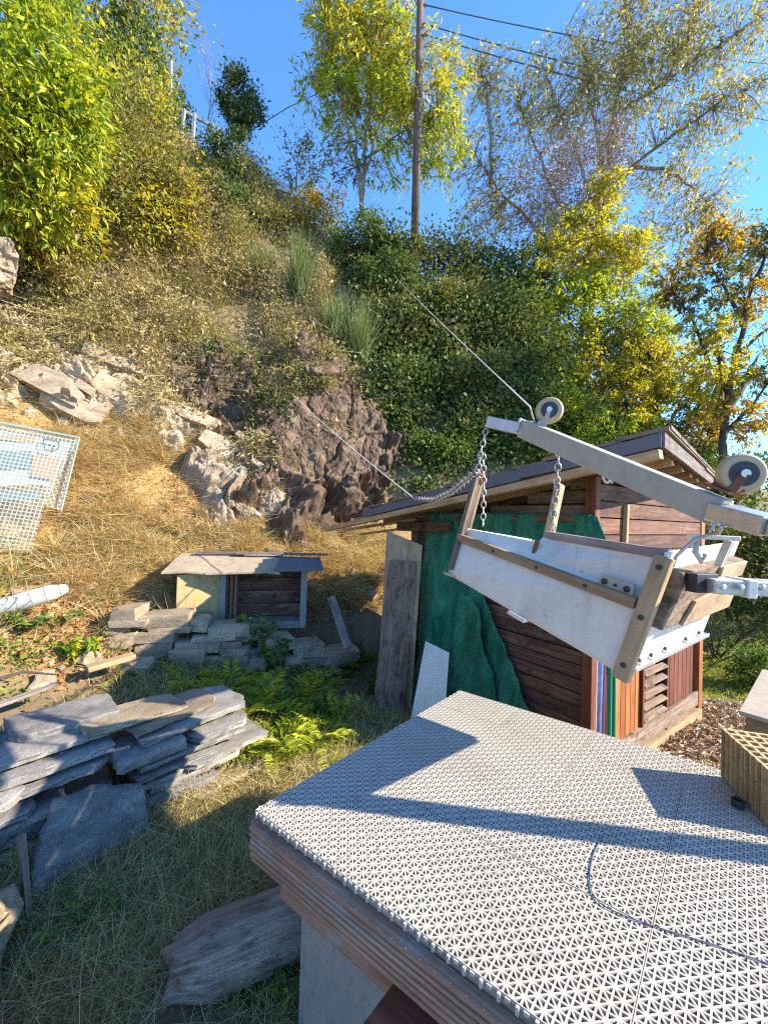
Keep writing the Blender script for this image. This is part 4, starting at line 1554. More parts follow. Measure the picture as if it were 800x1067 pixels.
# boards leaning against the hut
def lean_board(name, label, quad, thick, mat, cat='board', taper=None):
    a, b, c, d = quad
    n_ = (b - a).cross(d - a).normalized() * thick
    if n_.y < 0: n_ = -n_
    L = (d - a).length; W = (b - a).length
    mb = MB()
    mb.hexa([a + n_, b + n_, c + n_, d + n_, a, b, c, d],
            [Vector((0, 0, .02)), Vector((0, W, .02)), Vector((L, W, .02)), Vector((L, 0, .02)), Vector((0, 0, 0)), Vector((0, W, 0)), Vector((L, W, 0)), Vector((L, 0, 0))], .6)
    o = mb.build(name, M[mat], bevel=.003, origin=a)
    tag(o, label, cat)
    return o


lean_board('leaning_plank', 'tall pale plywood board leaning behind the brown plank at the hut corner', [P(403, 553, 4.02), P(440, 568, 3.98), P(428, 742, 3.72), P(392, 738, 3.75)], .02, 'ply')
lean_board('leaning_plank', 'wide weathered brown plank leaning at the left corner of the hut', [P(406, 584, 3.92), P(434, 585, 3.9), P(420, 744, 3.62), P(388, 740, 3.65)], .03, 'brown_grey_wood')
lean_board('white_board', 'stained white panel propped against the green tarpaulin', [P(443, 668, 3.5), P(468, 680, 3.45), P(462, 760, 3.3), P(428, 748, 3.38)], .015, 'white_paint')

# ================================================================== HANGING TRAY
Eb1, Eb2 = Vector((.735, 1.25, 1.158)), Vector((1.237, 1.594, 1.186))
Fb1 = P(469, 597, 1.865)
wv = (Eb2 - Eb1)
Fb2 = Fb1 + wv * .86
Et1 = P(690, 580, 1.17)
Et2 = Et1 + wv + Vector((0, 0, .0))
Ft1 = P(488, 551, 1.87)
Ft2 = Ft1 + wv * .86
tray = thing('hopper_tray', 'long white tipping tray hanging from chains above the table', 'tray', (Eb1 + Fb1) / 2)
up_n = (Et1 - Eb1).normalized()
ln = (Fb1 - Eb1).normalized()


def plate(a, b, c, d, th, out_dir):
    """flat plate with corners a b c d, thickness th towards out_dir"""
    n_ = (b - a).cross(d - a).normalized()
    if n_.dot(Vector(out_dir)) < 0: n_ = -n_
    n_ *= th
    mb = MB(); mb.hexa([a, b, c, d, a + n_, b + n_, c + n_, d + n_])
    return mb


outl = Vector((-.8, -.57, 0))
SP = .40                                 # where the lower panel ends and the upper extension starts
bt0, bt1 = P(484, 561, 1.866), P(665, 628, 1.215)
plate(Fb1, Eb1, bt1, bt0, .012, outl).build('side_panel', M['white_paint'], tray, bevel=.002)
# upper extension in two pieces
u0 = bt0.lerp(bt1, .405); u1 = P(561, 566, 1.60)
ins = -outl * .006
plate(bt0 + ins, u0 + ins, P(560, 565, 1.60) + ins, Ft1 + ins, .012, -outl).build('upper_panel', M['white_paint'], tray, bevel=.002)
plate(u0 + ins * 2.5, bt1 + ins * 2.5, Et1 + ins * 2.5, P(566, 557, 1.585) + ins * 2.5, .012, -outl).build('upper_panel', M['white_paint'], tray, bevel=.002)
MB().bar(P(566, 557, 1.585) + ins * 3, Et1 + ins * 3 + (Et1 - Eb1) * .02, .022, .028).build('rim_board', mat_wood('pink_grey_wood', [(.24, .18, .16), (.38, .30, .27), (.5, .42, .38)]), tray, bevel=.002)
MB().bar(bt0 + outl * .022 - ln * -.02, bt1 + outl * .022, .022, .034).build('side_batten', M['pale_wood'], tray, bevel=.003)
for t in (.27, .55, .8):
    p = bt0.lerp(bt1, t) + outl * .034
    MB().lathe(p, outl, [(0, .006), (.004, .006), (.005, .003)], 10).build('bolt', M['black'], tray)
# small hinge strap
MB().bar(P(563, 562, 1.59) + outl * .02, P(557, 583, 1.60) + outl * .02, .016, .008, up=outl).build('strap', M['rust'], tray, bevel=.001)
# bottom, right side, far end
plate(Fb1, Eb1, Eb2, Fb2, .012, (0, 0, -1)).build('bottom_panel', M['white_paint'], tray, bevel=.002)
plate(Fb2, Eb2, Et2.lerp(Eb2, .26), Ft2.lerp(Fb2, .38), .012, -outl).build('side_panel', M['white_paint'], tray, bevel=.002)
plate(Fb1 + ln * .002, Fb2 + ln * .002, Ft2.lerp(Fb2, .38) + ln * .002, Ft1 + ln * .002, .012, ln).build('far_end_panel', M['white_paint'], tray, bevel=.002)
MB().bar(Fb1.lerp(Eb1, .45) + Vector((0, 0, -.016)) + outl * .004, Fb1.lerp(Eb1, .55) + Vector((0, 0, -.016)) + outl * .004, .03, .012).build('bottom_cleat', M['white_plastic'], tray, bevel=.001)
# near end: white lower plate, wooden corner post, brown H block, upper plate
nout = (Vector((.57, -.82, 0)))
mid1, mid2 = Eb1.lerp(Et1, .42), Eb2.lerp(Et2, .42)
plate(Eb1, Eb2, mid2, mid1, .010, nout).build('end_plate', M['white_plastic'], tray, bevel=.002)
up1, up2 = Eb1.lerp(Et1, .80), Eb2.lerp(Et2, .80)
top1, top2 = Eb1.lerp(Et1, 1.04), Eb2.lerp(Et2, 1.04)
plate(up1, up2, top2, top1, .010, nout).build('end_plate', M['white_plastic'], tray, bevel=.002)
plate(mid1 + nout * -.002, mid2 + nout * -.002, up2 + nout * -.002, up1 + nout * -.002, .008, nout).build('end_board', M['brown_grey_wood'], tray, bevel=.002)
MB().bar(Eb1 + outl * .016 - up_n * .02 + nout * .012, Et1 + outl * .016 + nout * .012, .046, .03, up=outl).build('corner_post', M['pale_wood'], tray, bevel=.003)
for t in (.08, .5, .92):
    MB().lathe(Eb1.lerp(Et1, t) + outl * .031 + nout * .012, outl, [(0, .008), (.004, .008), (.006, .004)], 10).build('bolt', M['black'], tray)
for t in (.12, .25, .42, .7, .9):
    MB().lathe(Eb1.lerp(Eb2, t) + nout * .012 + up_n * .022, nout, [(0, .007), (.005, .007), (.006, .004)], 10).build('bolt', M['black'], tray)
MB().bar(Eb1 + nout * .022 + up_n * .006, Eb2 + nout * .022 + up_n * .006, .022, .012).build('end_angle', M['steel'], tray, bevel=.001)
# brown wooden block on the end
hb0 = Eb1.lerp(Et1, .36).lerp(Eb2.lerp(Et2, .36), .10); hb1 = Eb1.lerp(Et1, .36).lerp(Eb2.lerp(Et2, .36), .98)
ht = (Et1 - Eb1) * .50
plate(hb0 + nout * .045, hb1 + nout * .045, hb1 + ht + nout * .045, hb0 + ht + nout * .045, .045, -nout).build('end_block', M['brown_grey_wood'], tray, bevel=.004)
plate(hb0.lerp(hb1, .22) + nout * .0455, hb1 + nout * .0455, hb1 + ht * .62 + nout * .0455, hb0.lerp(hb1, .30) + ht * .42 + nout * .0455, .012, nout).build('face_board', M['ply'], tray, bevel=.003)
plate(hb0.lerp(hb1, .55) + ht * .66 + nout * .0455, hb1 + ht * .68 + nout * .0455, hb1 + ht * .98 + nout * .0455, hb0.lerp(hb1, .55) + ht * .98 + nout * .0455, .012, nout).build('face_board', M['ply'], tray, bevel=.003)
# steel bracket plate on the side with two bolts
bp = P(645, 609, 1.28)
dl = (bt1 - bt0).normalized()
MB().bar(bp - dl * .055 + outl * .022, bp + dl * .055 + outl * .022, .008, .04, up=up_n).build('bracket_plate', M['beam_paint'], tray, bevel=.003)
for k in (-.035, 0, .035):
    MB().lathe(bp + dl * k + outl * .027, outl, [(0, .0095 if k else .005), (.004, .0095 if k else .005), (.007, .004)], 12).build('bolt', M['black'], tray)
# posts holding the chains
ps0, ps1 = P(471, 594, 1.85), P(497, 498, 1.90)
mb = MB()
dd = Vector((.030, .02, 0))
mb.bar(ps0, ps1, .024, .035, up=outl); mb.bar(ps0 + dd, ps1 + dd * .8, .020, .02, up=outl)
mb.build('hanger_post', M['brown_grey_wood'], tray, bevel=.003)
MB().bar(P(463, 597, 1.85), P(481, 603, 1.86), .05, .012).build('hanger_foot', M['pale_wood'], tray, bevel=.002)
MB().bar(P(571, 562, 1.68), P(583, 505, 1.72), .03, .035, up=outl).build('hanger_post', M['pale_wood'], tray, bevel=.003)

# arm: square tube going right from the end block, to a mast outside the picture
arm = thing('push_arm', 'square steel arm running from the tray end out of the picture', 'arm', (.93, 1.15, 1.43))
a0 = P(737, 609, 1.17); a1 = Vector((2.62, .93, a0.z - .01))
MB().bar(a0 - Vector((.01, 0, 0)), a1, .085, .040).build('arm_tube', M['galv'], arm, bevel=.004)
MB().bar(P(766, 611, 1.155), P(776, 612, 1.152), .094, .05).build('joint_plate', M['white_plastic'], arm, bevel=.003)
for px in (752, 771, 793):
    MB().lathe(P(px, 612, 1.11), (0, -1, 0), [(0, .008), (.006, .008), (.008, .005)], 12).build('bolt', M['steel'], arm)
MB().bar(P(724, 606, 1.2), P(737, 608, 1.16), .07, .055).build('end_socket', M['black'], arm, bevel=.003)

# lifting beam with two castors
B0, B1 = P(546, 447, 1.80), P(752, 535, 1.14)
bd = (B1 - B0).normalized()
beam = thing('lifting_beam', 'grey beige lifting beam with two castor wheels above the tray', 'beam', (B0 + B1) / 2)
MB().bar(B0, B1, .06, .078).build('beam_tube', M['beam_paint'], beam, bevel=.004)
MB().bar(P(509, 440, 1.92), B0 + bd * .03, .045, .052).build('end_tube', M['steel'], beam, bevel=.003)
MB().bar(P(547, 438, 1.795), P(543, 452, 1.80), .075, .012, up=bd).build('collar', M['steel'], beam, bevel=.002)
e0, e1 = P(746, 533, 1.15), P(806, 549, 1.0)
MB().bar(e0, e1, .075, .05).build('end_bracket', M['steel'], beam, bevel=.004)
MB().bar(e1, e1 + (e1 - e0) * 2.2, .05, .045).build('end_tube', M['steel'], beam, bevel=.004)
up_b = bd.cross(Vector((.82, .57, 0))).normalized()
if up_b.z < 0: up_b = -up_b


def castor(px, py, d, mount, R=.056):
    c = P(px, py, d)
    ax_ = (Vector((-.35, -.93, -.05))).normalized()
    wheel = MB().lathe(c, ax_, [(-.02, R * .80), (-.019, R * .88), (-.016, R * .94), (-.011, R * .98), (-.005, R), (.005, R), (.011, R * .98), (.016, R * .94), (.019, R * .88), (.02, R * .80)], 40).build('wheel', M['cream'], beam, smooth=False)
    hub = MB().lathe(c, ax_, [(-.0225, R * .60), (-.0225, R * .60), (.0225, R * .60), (.0225, R * .5)], 32).build('hub', M['black'], wheel)
    MB().lathe(c, ax_, [(-.034, R * .2), (.034, R * .2)], 14).build('axle', M['steel'], wheel)
    fork = MB()
    for s_ in (-1, 1):
        o_ = ax_ * (.029 * s_)
        m0 = mount + o_ * .9
        side = bd * .028
        fork.hexa([m0 - side - ax_ * .002, m0 + side - ax_ * .002, c + o_ + side * .45 - ax_ * .002, c + o_ - side * .45 - ax_ * .002,
                   m0 - side + ax_ * .002, m0 + side + ax_ * .002, c + o_ + side * .45 + ax_ * .002, c + o_ - side * .45 + ax_ * .002])
    fork.bar(mount - bd * .035, mount + bd * .035, .07, .008, up=up_b)
    fork.build('fork', M['rust'] if px > 700 else M['galv'], beam, bevel=.001)


castor(572, 428, 1.72, P(561, 449, 1.75) + up_b * .01)
castor(771, 494, 1.12, P(748, 513, 1.15) + up_b * .01)
MB().bar(P(766, 498, 1.14), P(770, 516, 1.12), .035, .03, up=bd).build('rusty_tab', M['rust'], beam, bevel=.002)
# hooks and cable under the near end
mb = MB()
mb.tube([P(745, 545, 1.1), P(738, 557, 1.12), P(724, 562, 1.14), P(712, 572, 1.15), P(704, 580, 1.16), P(700, 590, 1.17)], .005, 6)
mb.tube([P(752, 548, 1.08), P(748, 556, 1.1), P(738, 556, 1.12)], .006, 6)
mb.build('cable_loop', M['steel'], beam, smooth=True)
MB().bar(P(718, 559, 1.16), P(768, 561, 1.14), .03, .012).build('pull_plate', M['white_plastic'], beam, bevel=.002)
MB().bar(P(760, 563, 1.18), P(748, 590, 1.2), .02, .03, up=outl).build('hanger_link', M['steel'], beam, bevel=.002)
mb = MB()
mb.tube([P(726, 563, 1.15), P(724, 575, 1.15), P(730, 585, 1.16), P(735, 578, 1.15)], .008, 6)
mb.build('knot', M['rope'], beam, smooth=True)

# chains
def chain_thing(label, pts, **k):
    o = MB().chain(pts, **k).build('chain', M['chain'], smooth=True, origin=Vector(pts[0]))
    tag(o, label, 'chain', 'chains of the hanging tray')


chain_thing('chain from the beam tip down to the far hanger post', [P(507, 444, 1.92), P(501, 470, 1.91), P(497, 499, 1.90)], L=.034, w=.022, r=.0032)
chain_thing('slack chain end hanging loose beside the far hanger post', [P(503, 470, 1.93), P(504, 500, 1.93), P(503, 548, 1.93)], L=.034, w=.022, r=.003)
chain_thing('chain dropping from the middle of the beam to the pale post', [P(582, 465, 1.70), P(581, 485, 1.71), P(579, 510, 1.72)], L=.036, w=.024, r=.0036)
chain_thing('short loose chain end hanging beside the pale post', [P(581, 500, 1.69), P(577, 530, 1.68), P(575, 552, 1.67)], L=.034, w=.022, r=.003)
rk = H(-.40, 1.95, 1.64)
rk = P(432, 520, 3.6)
chain_thing('chain sagging from the hut roof to the far hanger post', [rk, P(452, 521, 3.0), P(470, 513, 2.5), P(486, 500, 2.1), P(497, 492, 1.92)], L=.06, w=.038, r=.006)
mb = MB()
for px, py, d in ((500, 492, 1.9), (494, 497, 1.9), (503, 500, 1.9)):
    p = P(px, py, d); mb.torus(p, (.4, -.8, random.uniform(-.5, .5)), .014, .004)
tag(mb.build('shackle', M['rust'], smooth=True, origin=P(500, 492, 1.9)), 'rusty shackle joining the chains at the far post', 'shackle')

# ropes
def rope(name, label, pts, r, mat, cat, sag=.0):
    q = []
    pts = [Vector(p) for p in pts]
    for a, b in zip(pts, pts[1:]):
        for k in range(16):
            t = k / 16
            q.append(a.lerp(b, t) - Vector((0, 0, sag * 4 * t * (1 - t))))
    q.append(pts[-1])
    o = MB().tube(q, r, 6).build(name, M[mat], smooth=True, origin=pts[0])
    tag(o, label, cat)


rope('rope', 'pale rope from the rock face down to the hut roof edge', [P(297, 403, 7.9), rk], .007, 'rope', 'rope', .05)
rope('rope', 'thin pale cable from the ivy down to the castor at the beam tip', [P(408, 284, 10.2), P(552, 424, 1.78), P(566, 452, 1.74)], .0034, 'rope', 'rope', .03)

# ================================================================== ITEMS ON THE LEFT SLOPE
# mesh covered poster sheets
m, nt, out = newmat('wire_mesh_film')
uv = attr(nt, 'gr').outputs['Vector']
sx = nt.nodes.new('ShaderNodeSeparateXYZ'); nt.links.new(uv, sx.inputs[0])


def gridline(sock, sc_, w):
    a = nt.nodes.new('ShaderNodeMath'); a.operation = 'MULTIPLY'; a.inputs[1].default_value = sc_; nt.links.new(sock, a.inputs[0])
    b = nt.nodes.new('ShaderNodeMath'); b.operation = 'FRACT'; nt.links.new(a.outputs[0], b.inputs[0])
    c2 = nt.nodes.new('ShaderNodeMath'); c2.operation = 'LESS_THAN'; c2.inputs[1].default_value = w; nt.links.new(b.outputs[0], c2.inputs[0])
    return c2.outputs[0]


g1, g2 = gridline(sx.outputs[0], 26, .25), gridline(sx.outputs[1], 26, .25)
mx = nt.nodes.new('ShaderNodeMath'); mx.operation = 'MAXIMUM'; nt.links.new(g1, mx.inputs[0]); nt.links.new(g2, mx.inputs[1])
tr_ = nt.nodes.new('ShaderNodeBsdfTransparent'); tr_.inputs[0].default_value = (.96, .97, .94, 1)
df = nt.nodes.new('ShaderNodeBsdfPrincipled'); df.inputs['Base Color'].default_value = (.50, .54, .48, 1); df.inputs['Roughness'].default_value = .7; df.inputs['Specular IOR Level'].default_value = .2
ma = nt.nodes.new('ShaderNodeMath'); ma.operation = 'MULTIPLY_ADD'; ma.inputs[1].default_value = .34; ma.inputs[2].default_value = .06
nt.links.new(mx.outputs[0], ma.inputs[0])
ms = nt.nodes.new('ShaderNodeMixShader'); nt.links.new(ma.outputs[0], ms.inputs[0]); nt.links.new(tr_.outputs[0], ms.inputs[1]); nt.links.new(df.outputs[0], ms.inputs[2])
nt.links.new(ms.outputs[0], out.inputs[0])
M['mesh_film'] = m
MD = 4.15
msh = thing('mesh_panel', 'pale green wire mesh panel with printed sheet leaning on the dry slope', 'panel', P(30, 577, MD))


def poly_plate(pts, th, back=Vector((-.1, 1, .25))):
    pts = [Vector(p) for p in pts]
    b = back.normalized() * th
    n_ = len(pts)
    mb = MB()
    ex = (pts[1] - pts[0]).normalized(); 
    nn = (pts[1] - pts[0]).cross(pts[-1] - pts[0]).normalized(); ey = nn.cross(ex)
    gs = [Vector(((p - pts[0]).dot(ex), (p - pts[0]).dot(ey), 0)) for p in pts]
    mb.add(pts + [p + b for p in pts], [tuple(range(n_)), tuple(n_ + i for i in reversed(range(n_)))] + [((i + 1) % n_, i, n_ + i, n_ + (i + 1) % n_) for i in range(n_)], gs + gs)
    return mb


def dpt(px, py, dd=0):    # sheet plane leaning back: farther towards the top
    return P(px, py, MD + (575 - py) * .0016 + (px - 30) * .0025 + dd)


poly_plate([dpt(-70, 428), dpt(82, 456), dpt(46, 528), dpt(33, 576), dpt(2, 574), dpt(-10, 540), dpt(-70, 520)], .004).build('mesh_sheet', M['mesh_film'], msh)
poly_plate([dpt(45, 465, .05), dpt(83, 457, .03), dpt(64, 532, .12), dpt(47, 527, .10)], .004).build('mesh_sheet', M['mesh_film'], msh)
MB().bar(dpt(-70, 427, -.01), dpt(83, 456, -.01), .012, .02).build('frame_bar', mat_paint('grey_green_frame', (.30, .38, .33), .5), msh, bevel=.002)
MB().bar(dpt(83, 456, .0), dpt(64, 532, .08), .012, .014, up=(0, -1, 0)).build('frame_bar', bpy.data.materials['grey_green_frame'], msh, bevel=.002)
poly_plate([dpt(-70, 434, .03), dpt(76, 461, .03), dpt(50, 505, .05), dpt(-70, 508, .05)], .004).build('printed_sheet', mat_paint('poster_paper', (.52, .51, .47), .6, (.5, .45, .38), .5, scale=9), msh)
poly_plate([dpt(35, 474, .018), dpt(62, 477, .018), dpt(57, 499, .024), dpt(33, 496, .024)], .003).build('orange_patch', mat_paint('faded_orange', (.58, .27, .13), .6, (.6, .5, .4), .4), msh)
poly_plate([dpt(-70, 468, .018), dpt(34, 470, .018), dpt(32, 488, .024), dpt(-70, 490, .024)], .003).build('dark_band', mat_paint('faded_teal_grey', (.16, .22, .24), .6, (.4, .42, .42), .5), msh)
poly_plate([dpt(-70, 512, .018), dpt(44, 512, .018), dpt(42, 520, .024), dpt(-70, 524, .024)], .003).build('dark_band', bpy.data.materials['faded_teal_grey'], msh)
poly_plate([dpt(-70, 444, .018), dpt(38, 456, .018), dpt(36, 461, .018), dpt(-70, 452, .018)], .003).build('orange_patch', bpy.data.materials['faded_orange'], msh)
# emblem: small outlined badge with two round marks
mb = MB()
em = [(46, 457), (62, 460), (62, 466), (57, 470), (47, 468)]
for a, b in zip(em, em[1:] + em[:1]):
    mb.bar(dpt(*a, -.008), dpt(*b, -.008), .006, .008, up=(0, -1, 0))
for q in ((52, 464), (56.5, 465)):
    mb.lathe(dpt(*q, -.008), (0, -1, 0), [(0, .010), (.004, .010)], 12)
mb.build('badge', mat_paint('dark_print', (.10, .12, .15), .6), msh)
# white pipe
pp0, pp1 = P(-60, 652, 3.35), P(69, 613, 3.5)
vs = []
tag(MB().tube([pp0, pp0.lerp(pp1, .5), pp0.lerp(pp1, .86), pp1], [.078, .075, .07, .035], 20).build('white_pipe', M['white_plastic'], smooth=True, origin=pp1), 'white plastic tube lying on the dry slope at the left edge', 'pipe')
br_ = MB()
for k in range(4):
    a = P(10 + 17 * k, 600 + 3 * k, 3.36); b = P(24 + 16 * k, 645 - 4 * k, 3.30)
    br_.tube([a, a.lerp(b, .5) + Vector((.01, -.04, .02)), b], [.004, .004, .002], 5)
tag(br_.build('dry_twigs', M['palebark'], smooth=True, origin=P(30, 610, 3.36)), 'few dry twigs lying across the white tube', 'twigs')
tag(MB().bar(P(90, 697, 3.1), P(140, 683, 3.35), .10, .04).build('pale_offcut', M['pale_wood'], bevel=.006, origin=P(90, 697, 3.1)), 'pale timber offcut on the bank behind the slabs', 'board')
tag(MB().bar(Pz(-20, 742, .40), Pz(60, 712, .45), .05, .02).build('pale_lath', M['grey_wood'], bevel=.003, origin=Pz(60, 712, .45)), 'thin pale lath lying over the left end of the slab pile', 'board')
mb = MB()
mb.tube([P(0, 707, 2.3), P(25, 700, 2.45), P(60, 703, 2.6)], [.010, .009, .005], 6)
tag(mb.build('dead_branch', M['bark'], smooth=True, origin=P(25, 700, 2.45)), 'thin dark branch lying above the left slabs', 'branch')

# ================================================================== ROCK OUTCROPS
def rock_patch(label, mat, c, ax_, az_, tilt, depth, seed, poke=1.0, name='rock_outcrop', rough=.6, step=.02, cells=7.0, lay=2.6, nblk=160, bsize=1.0, bh=1.0):
    """bare rock breaking through the slope: the hillside's own surface, split into stepped blocks and ledges"""
    e = max(ax_, az_) * 1.25
    X, Y = np.meshgrid(np.arange(c.x - e, c.x + e, step), np.arange(c.y - 1.7, c.y + 1.7, step))
    Z = TZ0(X, Y)
    g = .06
    gx_, gy_ = (TZ0(X + g, Y) - TZ0(X - g, Y)) / (2 * g), (TZ0(X, Y + g) - TZ0(X, Y - g)) / (2 * g)
    N = np.stack([-gx_, -gy_, np.ones_like(X)], -1); N /= np.linalg.norm(N, axis=-1, keepdims=True)
    Q = np.stack([X, Y, Z], -1)
    dx, dz = X - c.x, Z - c.z
    u = (dx * math.cos(tilt) + dz * math.sin(tilt)) / ax_; v = (-dx * math.sin(tilt) + dz * math.cos(tilt)) / az_
    w = 1 - np.sqrt(u * u + v * v) + fbm(Q * 1.7, 4, seed) * .38
    mask = sm(-.02, .35, w)
    rg = np.random.default_rng(seed)
    # blocks: nearest of many seeds, flattened along the bedding
    fl = Q.reshape(-1, 3).copy()
    fl[:, 0] += .25 * vnoise(fl * 2.3, seed + 1); fl[:, 2] += .2 * vnoise(fl * 2.1, seed + 2)
    fl[:, 2] -= math.tan(tilt) * fl[:, 0]
    def blocks(q, kx, kz, sd_):
        """fractured beds: each bed broken by joints into blocks that stand out by different amounts"""
        bz = q[:, 2] * kz; iz = np.floor(bz).astype(np.int64); fz = bz - iz
        zero = np.zeros_like(iz)
        sh = _h(iz, zero, zero, sd_)
        bx_ = q[:, 0] * kx * (.6 + .9 * _h(iz, zero, zero, sd_ + 1)) + sh * 7
        ix = np.floor(bx_).astype(np.int64); fx_ = bx_ - ix
        r = [_h(ix, iz, zero, sd_ + t) - .5 for t in (2, 3, 4, 5)]
        h_ = r[0] + r[1] * .9 * (fx_ - .5) + (r[2] * .8 + .55) * (fz - .5)
        gap = np.minimum(np.minimum(fx_, 1 - fx_) / kx * 9, np.minimum(fz, 1 - fz) / kz * 9)
        return h_ - .35 * np.exp(-gap * 6)
    fl[:, 0] += .05 * vnoise(fl * 7, seed + 3); fl[:, 2] += .04 * vnoise(fl * 8, seed + 4)
    h = blocks(fl, cells * .16, cells * .16 * lay, seed) * rough * .42 + blocks(fl + 1.7, cells * .42, cells * .42 * lay, seed + 30) * rough * .20 + blocks(fl + 4.4, cells * 1.1, cells * 1.1 * lay, seed + 60) * rough * .06
    h = h.reshape(X.shape) * 1.0 + fbm(Q * 3, 4, seed + 8) * .09 * rough + fbm(Q * 18, 3, seed + 9) * .016
    off = mask * (depth + h) - .10 * (1 - mask)
    V = Q + N * off[..., None]
    nx_ = X.shape[1]
    a, b = np.meshgrid(np.arange(X.shape[1] - 1), np.arange(X.shape[0] - 1))
    k0 = (b * nx_ + a).ravel()
    keep = mask[:-1, :-1].ravel() > .001
    k0 = k0[keep]
    F = np.stack([k0, k0 + 1, k0 + 1 + nx_, k0 + nx_], 1)
    us, inv = np.unique(F, return_inverse=True)
    parts = [(V.reshape(-1, 3)[us], np.concatenate([inv.reshape(F.shape)[:, [0, 1, 2]], inv.reshape(F.shape)[:, [0, 2, 3]]]))]
    rb = random.Random(seed)
    ok = np.argwhere(mask > .45)
    wgt = 1 / N[ok[:, 0], ok[:, 1], 2]; wgt /= wgt.sum()
    for t in rg.choice(len(ok), nblk, p=wgt):
        a_, b_ = ok[t]
        mk = mask[a_, b_]
        big = rb.random() ** 2.0
        w_ = (.10 + .62 * big) * bsize; h_ = w_ * rb.uniform(.30, .75) * bh; d_ = w_ * rb.uniform(.5, .8)
        Vb, Fb = hull_block((w_, d_, h_), rb, 5, .17)
        n_ = Vector(N[a_, b_])
        yaw = math.atan2(n_.x, -n_.y) * .6 + rb.uniform(-.18, .18)
        R = np.array(Matrix.Rotation(yaw, 3, 'Z') @ Matrix.Rotation(-tilt + rb.uniform(-.10, .10) * poke, 3, 'Y') @ Matrix.Rotation(-math.asin(n_.z) * .85 * (1 if poke == 1 else .45) + rb.uniform(-.10, .14) * poke, 3, 'X'))
        pos = Q[a_, b_] + N[a_, b_] * (depth * .9 + rb.uniform(-.09, .05) * bsize * poke - d_ * .42 - .10 * (1 - mk))
        parts.append((Vb @ R.T + pos, Fb))
    V, F = merge(parts)
    o = np_mesh(name, V, F, M[mat], origin=tuple(c))
    tag(o, label, 'rock')


def on_hill(px, py):
    return ground_pt(px, py, 3.0)


rock_patch('long pale rock outcrop above the dry grass slope at left', 'rock', on_hill(65, 392), 2.2, .80, -.42, .22, 41, rough=.55, nblk=40, bsize=1.2, bh=.6, step=.02)
rock_patch('pale rock shoulder beside the dark cliff', 'rock', on_hill(256, 500), 1.05, .62, -.6, .24, 42, rough=.6, nblk=6, bsize=.8, step=.017)
rock_patch('tall dark brown rock cliff between the dry slope and the ivy', 'cliff', on_hill(332, 462), 1.35, 2.0, .12, .50, 44, name='rock_cliff', rough=.68, cells=5.0, lay=.6, nblk=0, step=.017)
rock_patch('brown overgrown rock face above the middle of the dry slope', 'cliff', on_hill(222, 408), 1.2, .7, -.3, .30, 46, name='rock_cliff', rough=.6, lay=.9, nblk=0, step=.017)
rock_mesh('rock_outcrop', M['rock'], P(2, 278, 5.6), (.25, .3, .42), (.3, .5, .3), 5, .2, 1.6, 43, label='white grey rock at the left edge under the bright bush', cat='rock')
rock_mesh('rock_outcrop', M['rock'], P(305, 256, 11.0), (.5, .4, .3), (.1, .1, .2), 4, .3, 1.6, 45, strata=7, label='small white rock near the crest beside the dark shrubs', cat='rock')
rock_mesh('rock_outcrop', M['rock'], P(250, 262, 10.2), (.2, .3, .5), (.1, .3, .2), 4, .3, 1.6, 47, strata=7, label='narrow grey rock on the upper slope under the dark shrubs', cat='rock')

# ================================================================== GROUND VEGETATION (stuff)
def TZf(x, y):
    i = np.clip(np.searchsorted(xs, x) - 1, 0, len(xs) - 2); j = np.clip(np.searchsorted(ys, y) - 1, 0, len(ys) - 2)
    u = (x - xs[i]) / (xs[i + 1] - xs[i]); v = (y - ys[j]) / (ys[j + 1] - ys[j])
    return GZ[j, i] * (1 - u) * (1 - v) + GZ[j, i + 1] * u * (1 - v) + GZ[j + 1, i] * (1 - u) * v + GZ[j + 1, i + 1] * u * v


def scatter(n, x0, x1, y0, y1, mask=None, wsteep=True):
    """points on the ground, denser on steep ground in plan"""
    X = RNG.uniform(x0, x1, n * 7); Y = RNG.uniform(y0, y1, n * 7)
    Z = TZf(X, Y)
    e = .15
    gx_, gy_ = (TZf(X + e, Y) - TZf(X - e, Y)) / (2 * e), (TZf(X, Y + e) - TZf(X, Y - e)) / (2 * e)
    w = np.sqrt(1 + gx_ ** 2 + gy_ ** 2) if wsteep else np.ones_like(X)
    if mask is not None:
        w = w * mask(X, Y, Z)
    k = RNG.uniform(0, 1, len(X)) < w / max(w.max(), 1e-6)
    N = np.stack([-gx_, -gy_, np.ones_like(gx_)], 1); N /= np.linalg.norm(N, axis=1, keepdims=True)
    X, Y, Z, N = X[k], Y[k], Z[k], N[k]
    return np.stack([X, Y, Z], 1)[:n], N[:n]


def stuff(name, label, cat, parts, mat):
    o = np_mesh(name, *merge(parts), mat)
    tag(o, label, cat, kind='stuff')
    return o


def region_noise(x, y, s, seed):
    return fbm(np.stack([x * s, y * s, x * 0], -1), 3, seed)


# straw on the dry slope
def m_dry(x, y, z):
    return sm(.22, .5, z) * (1 - sm(-.2, .6, z - dry_top(x) + .3 * region_noise(x, y, 1.2, 66))) * sm(2.6, 3.3, y) * (1 - sm(-.5, .3, x)) * np.clip(.55 + region_noise(x, y, 1.6, 61), .08, 1)


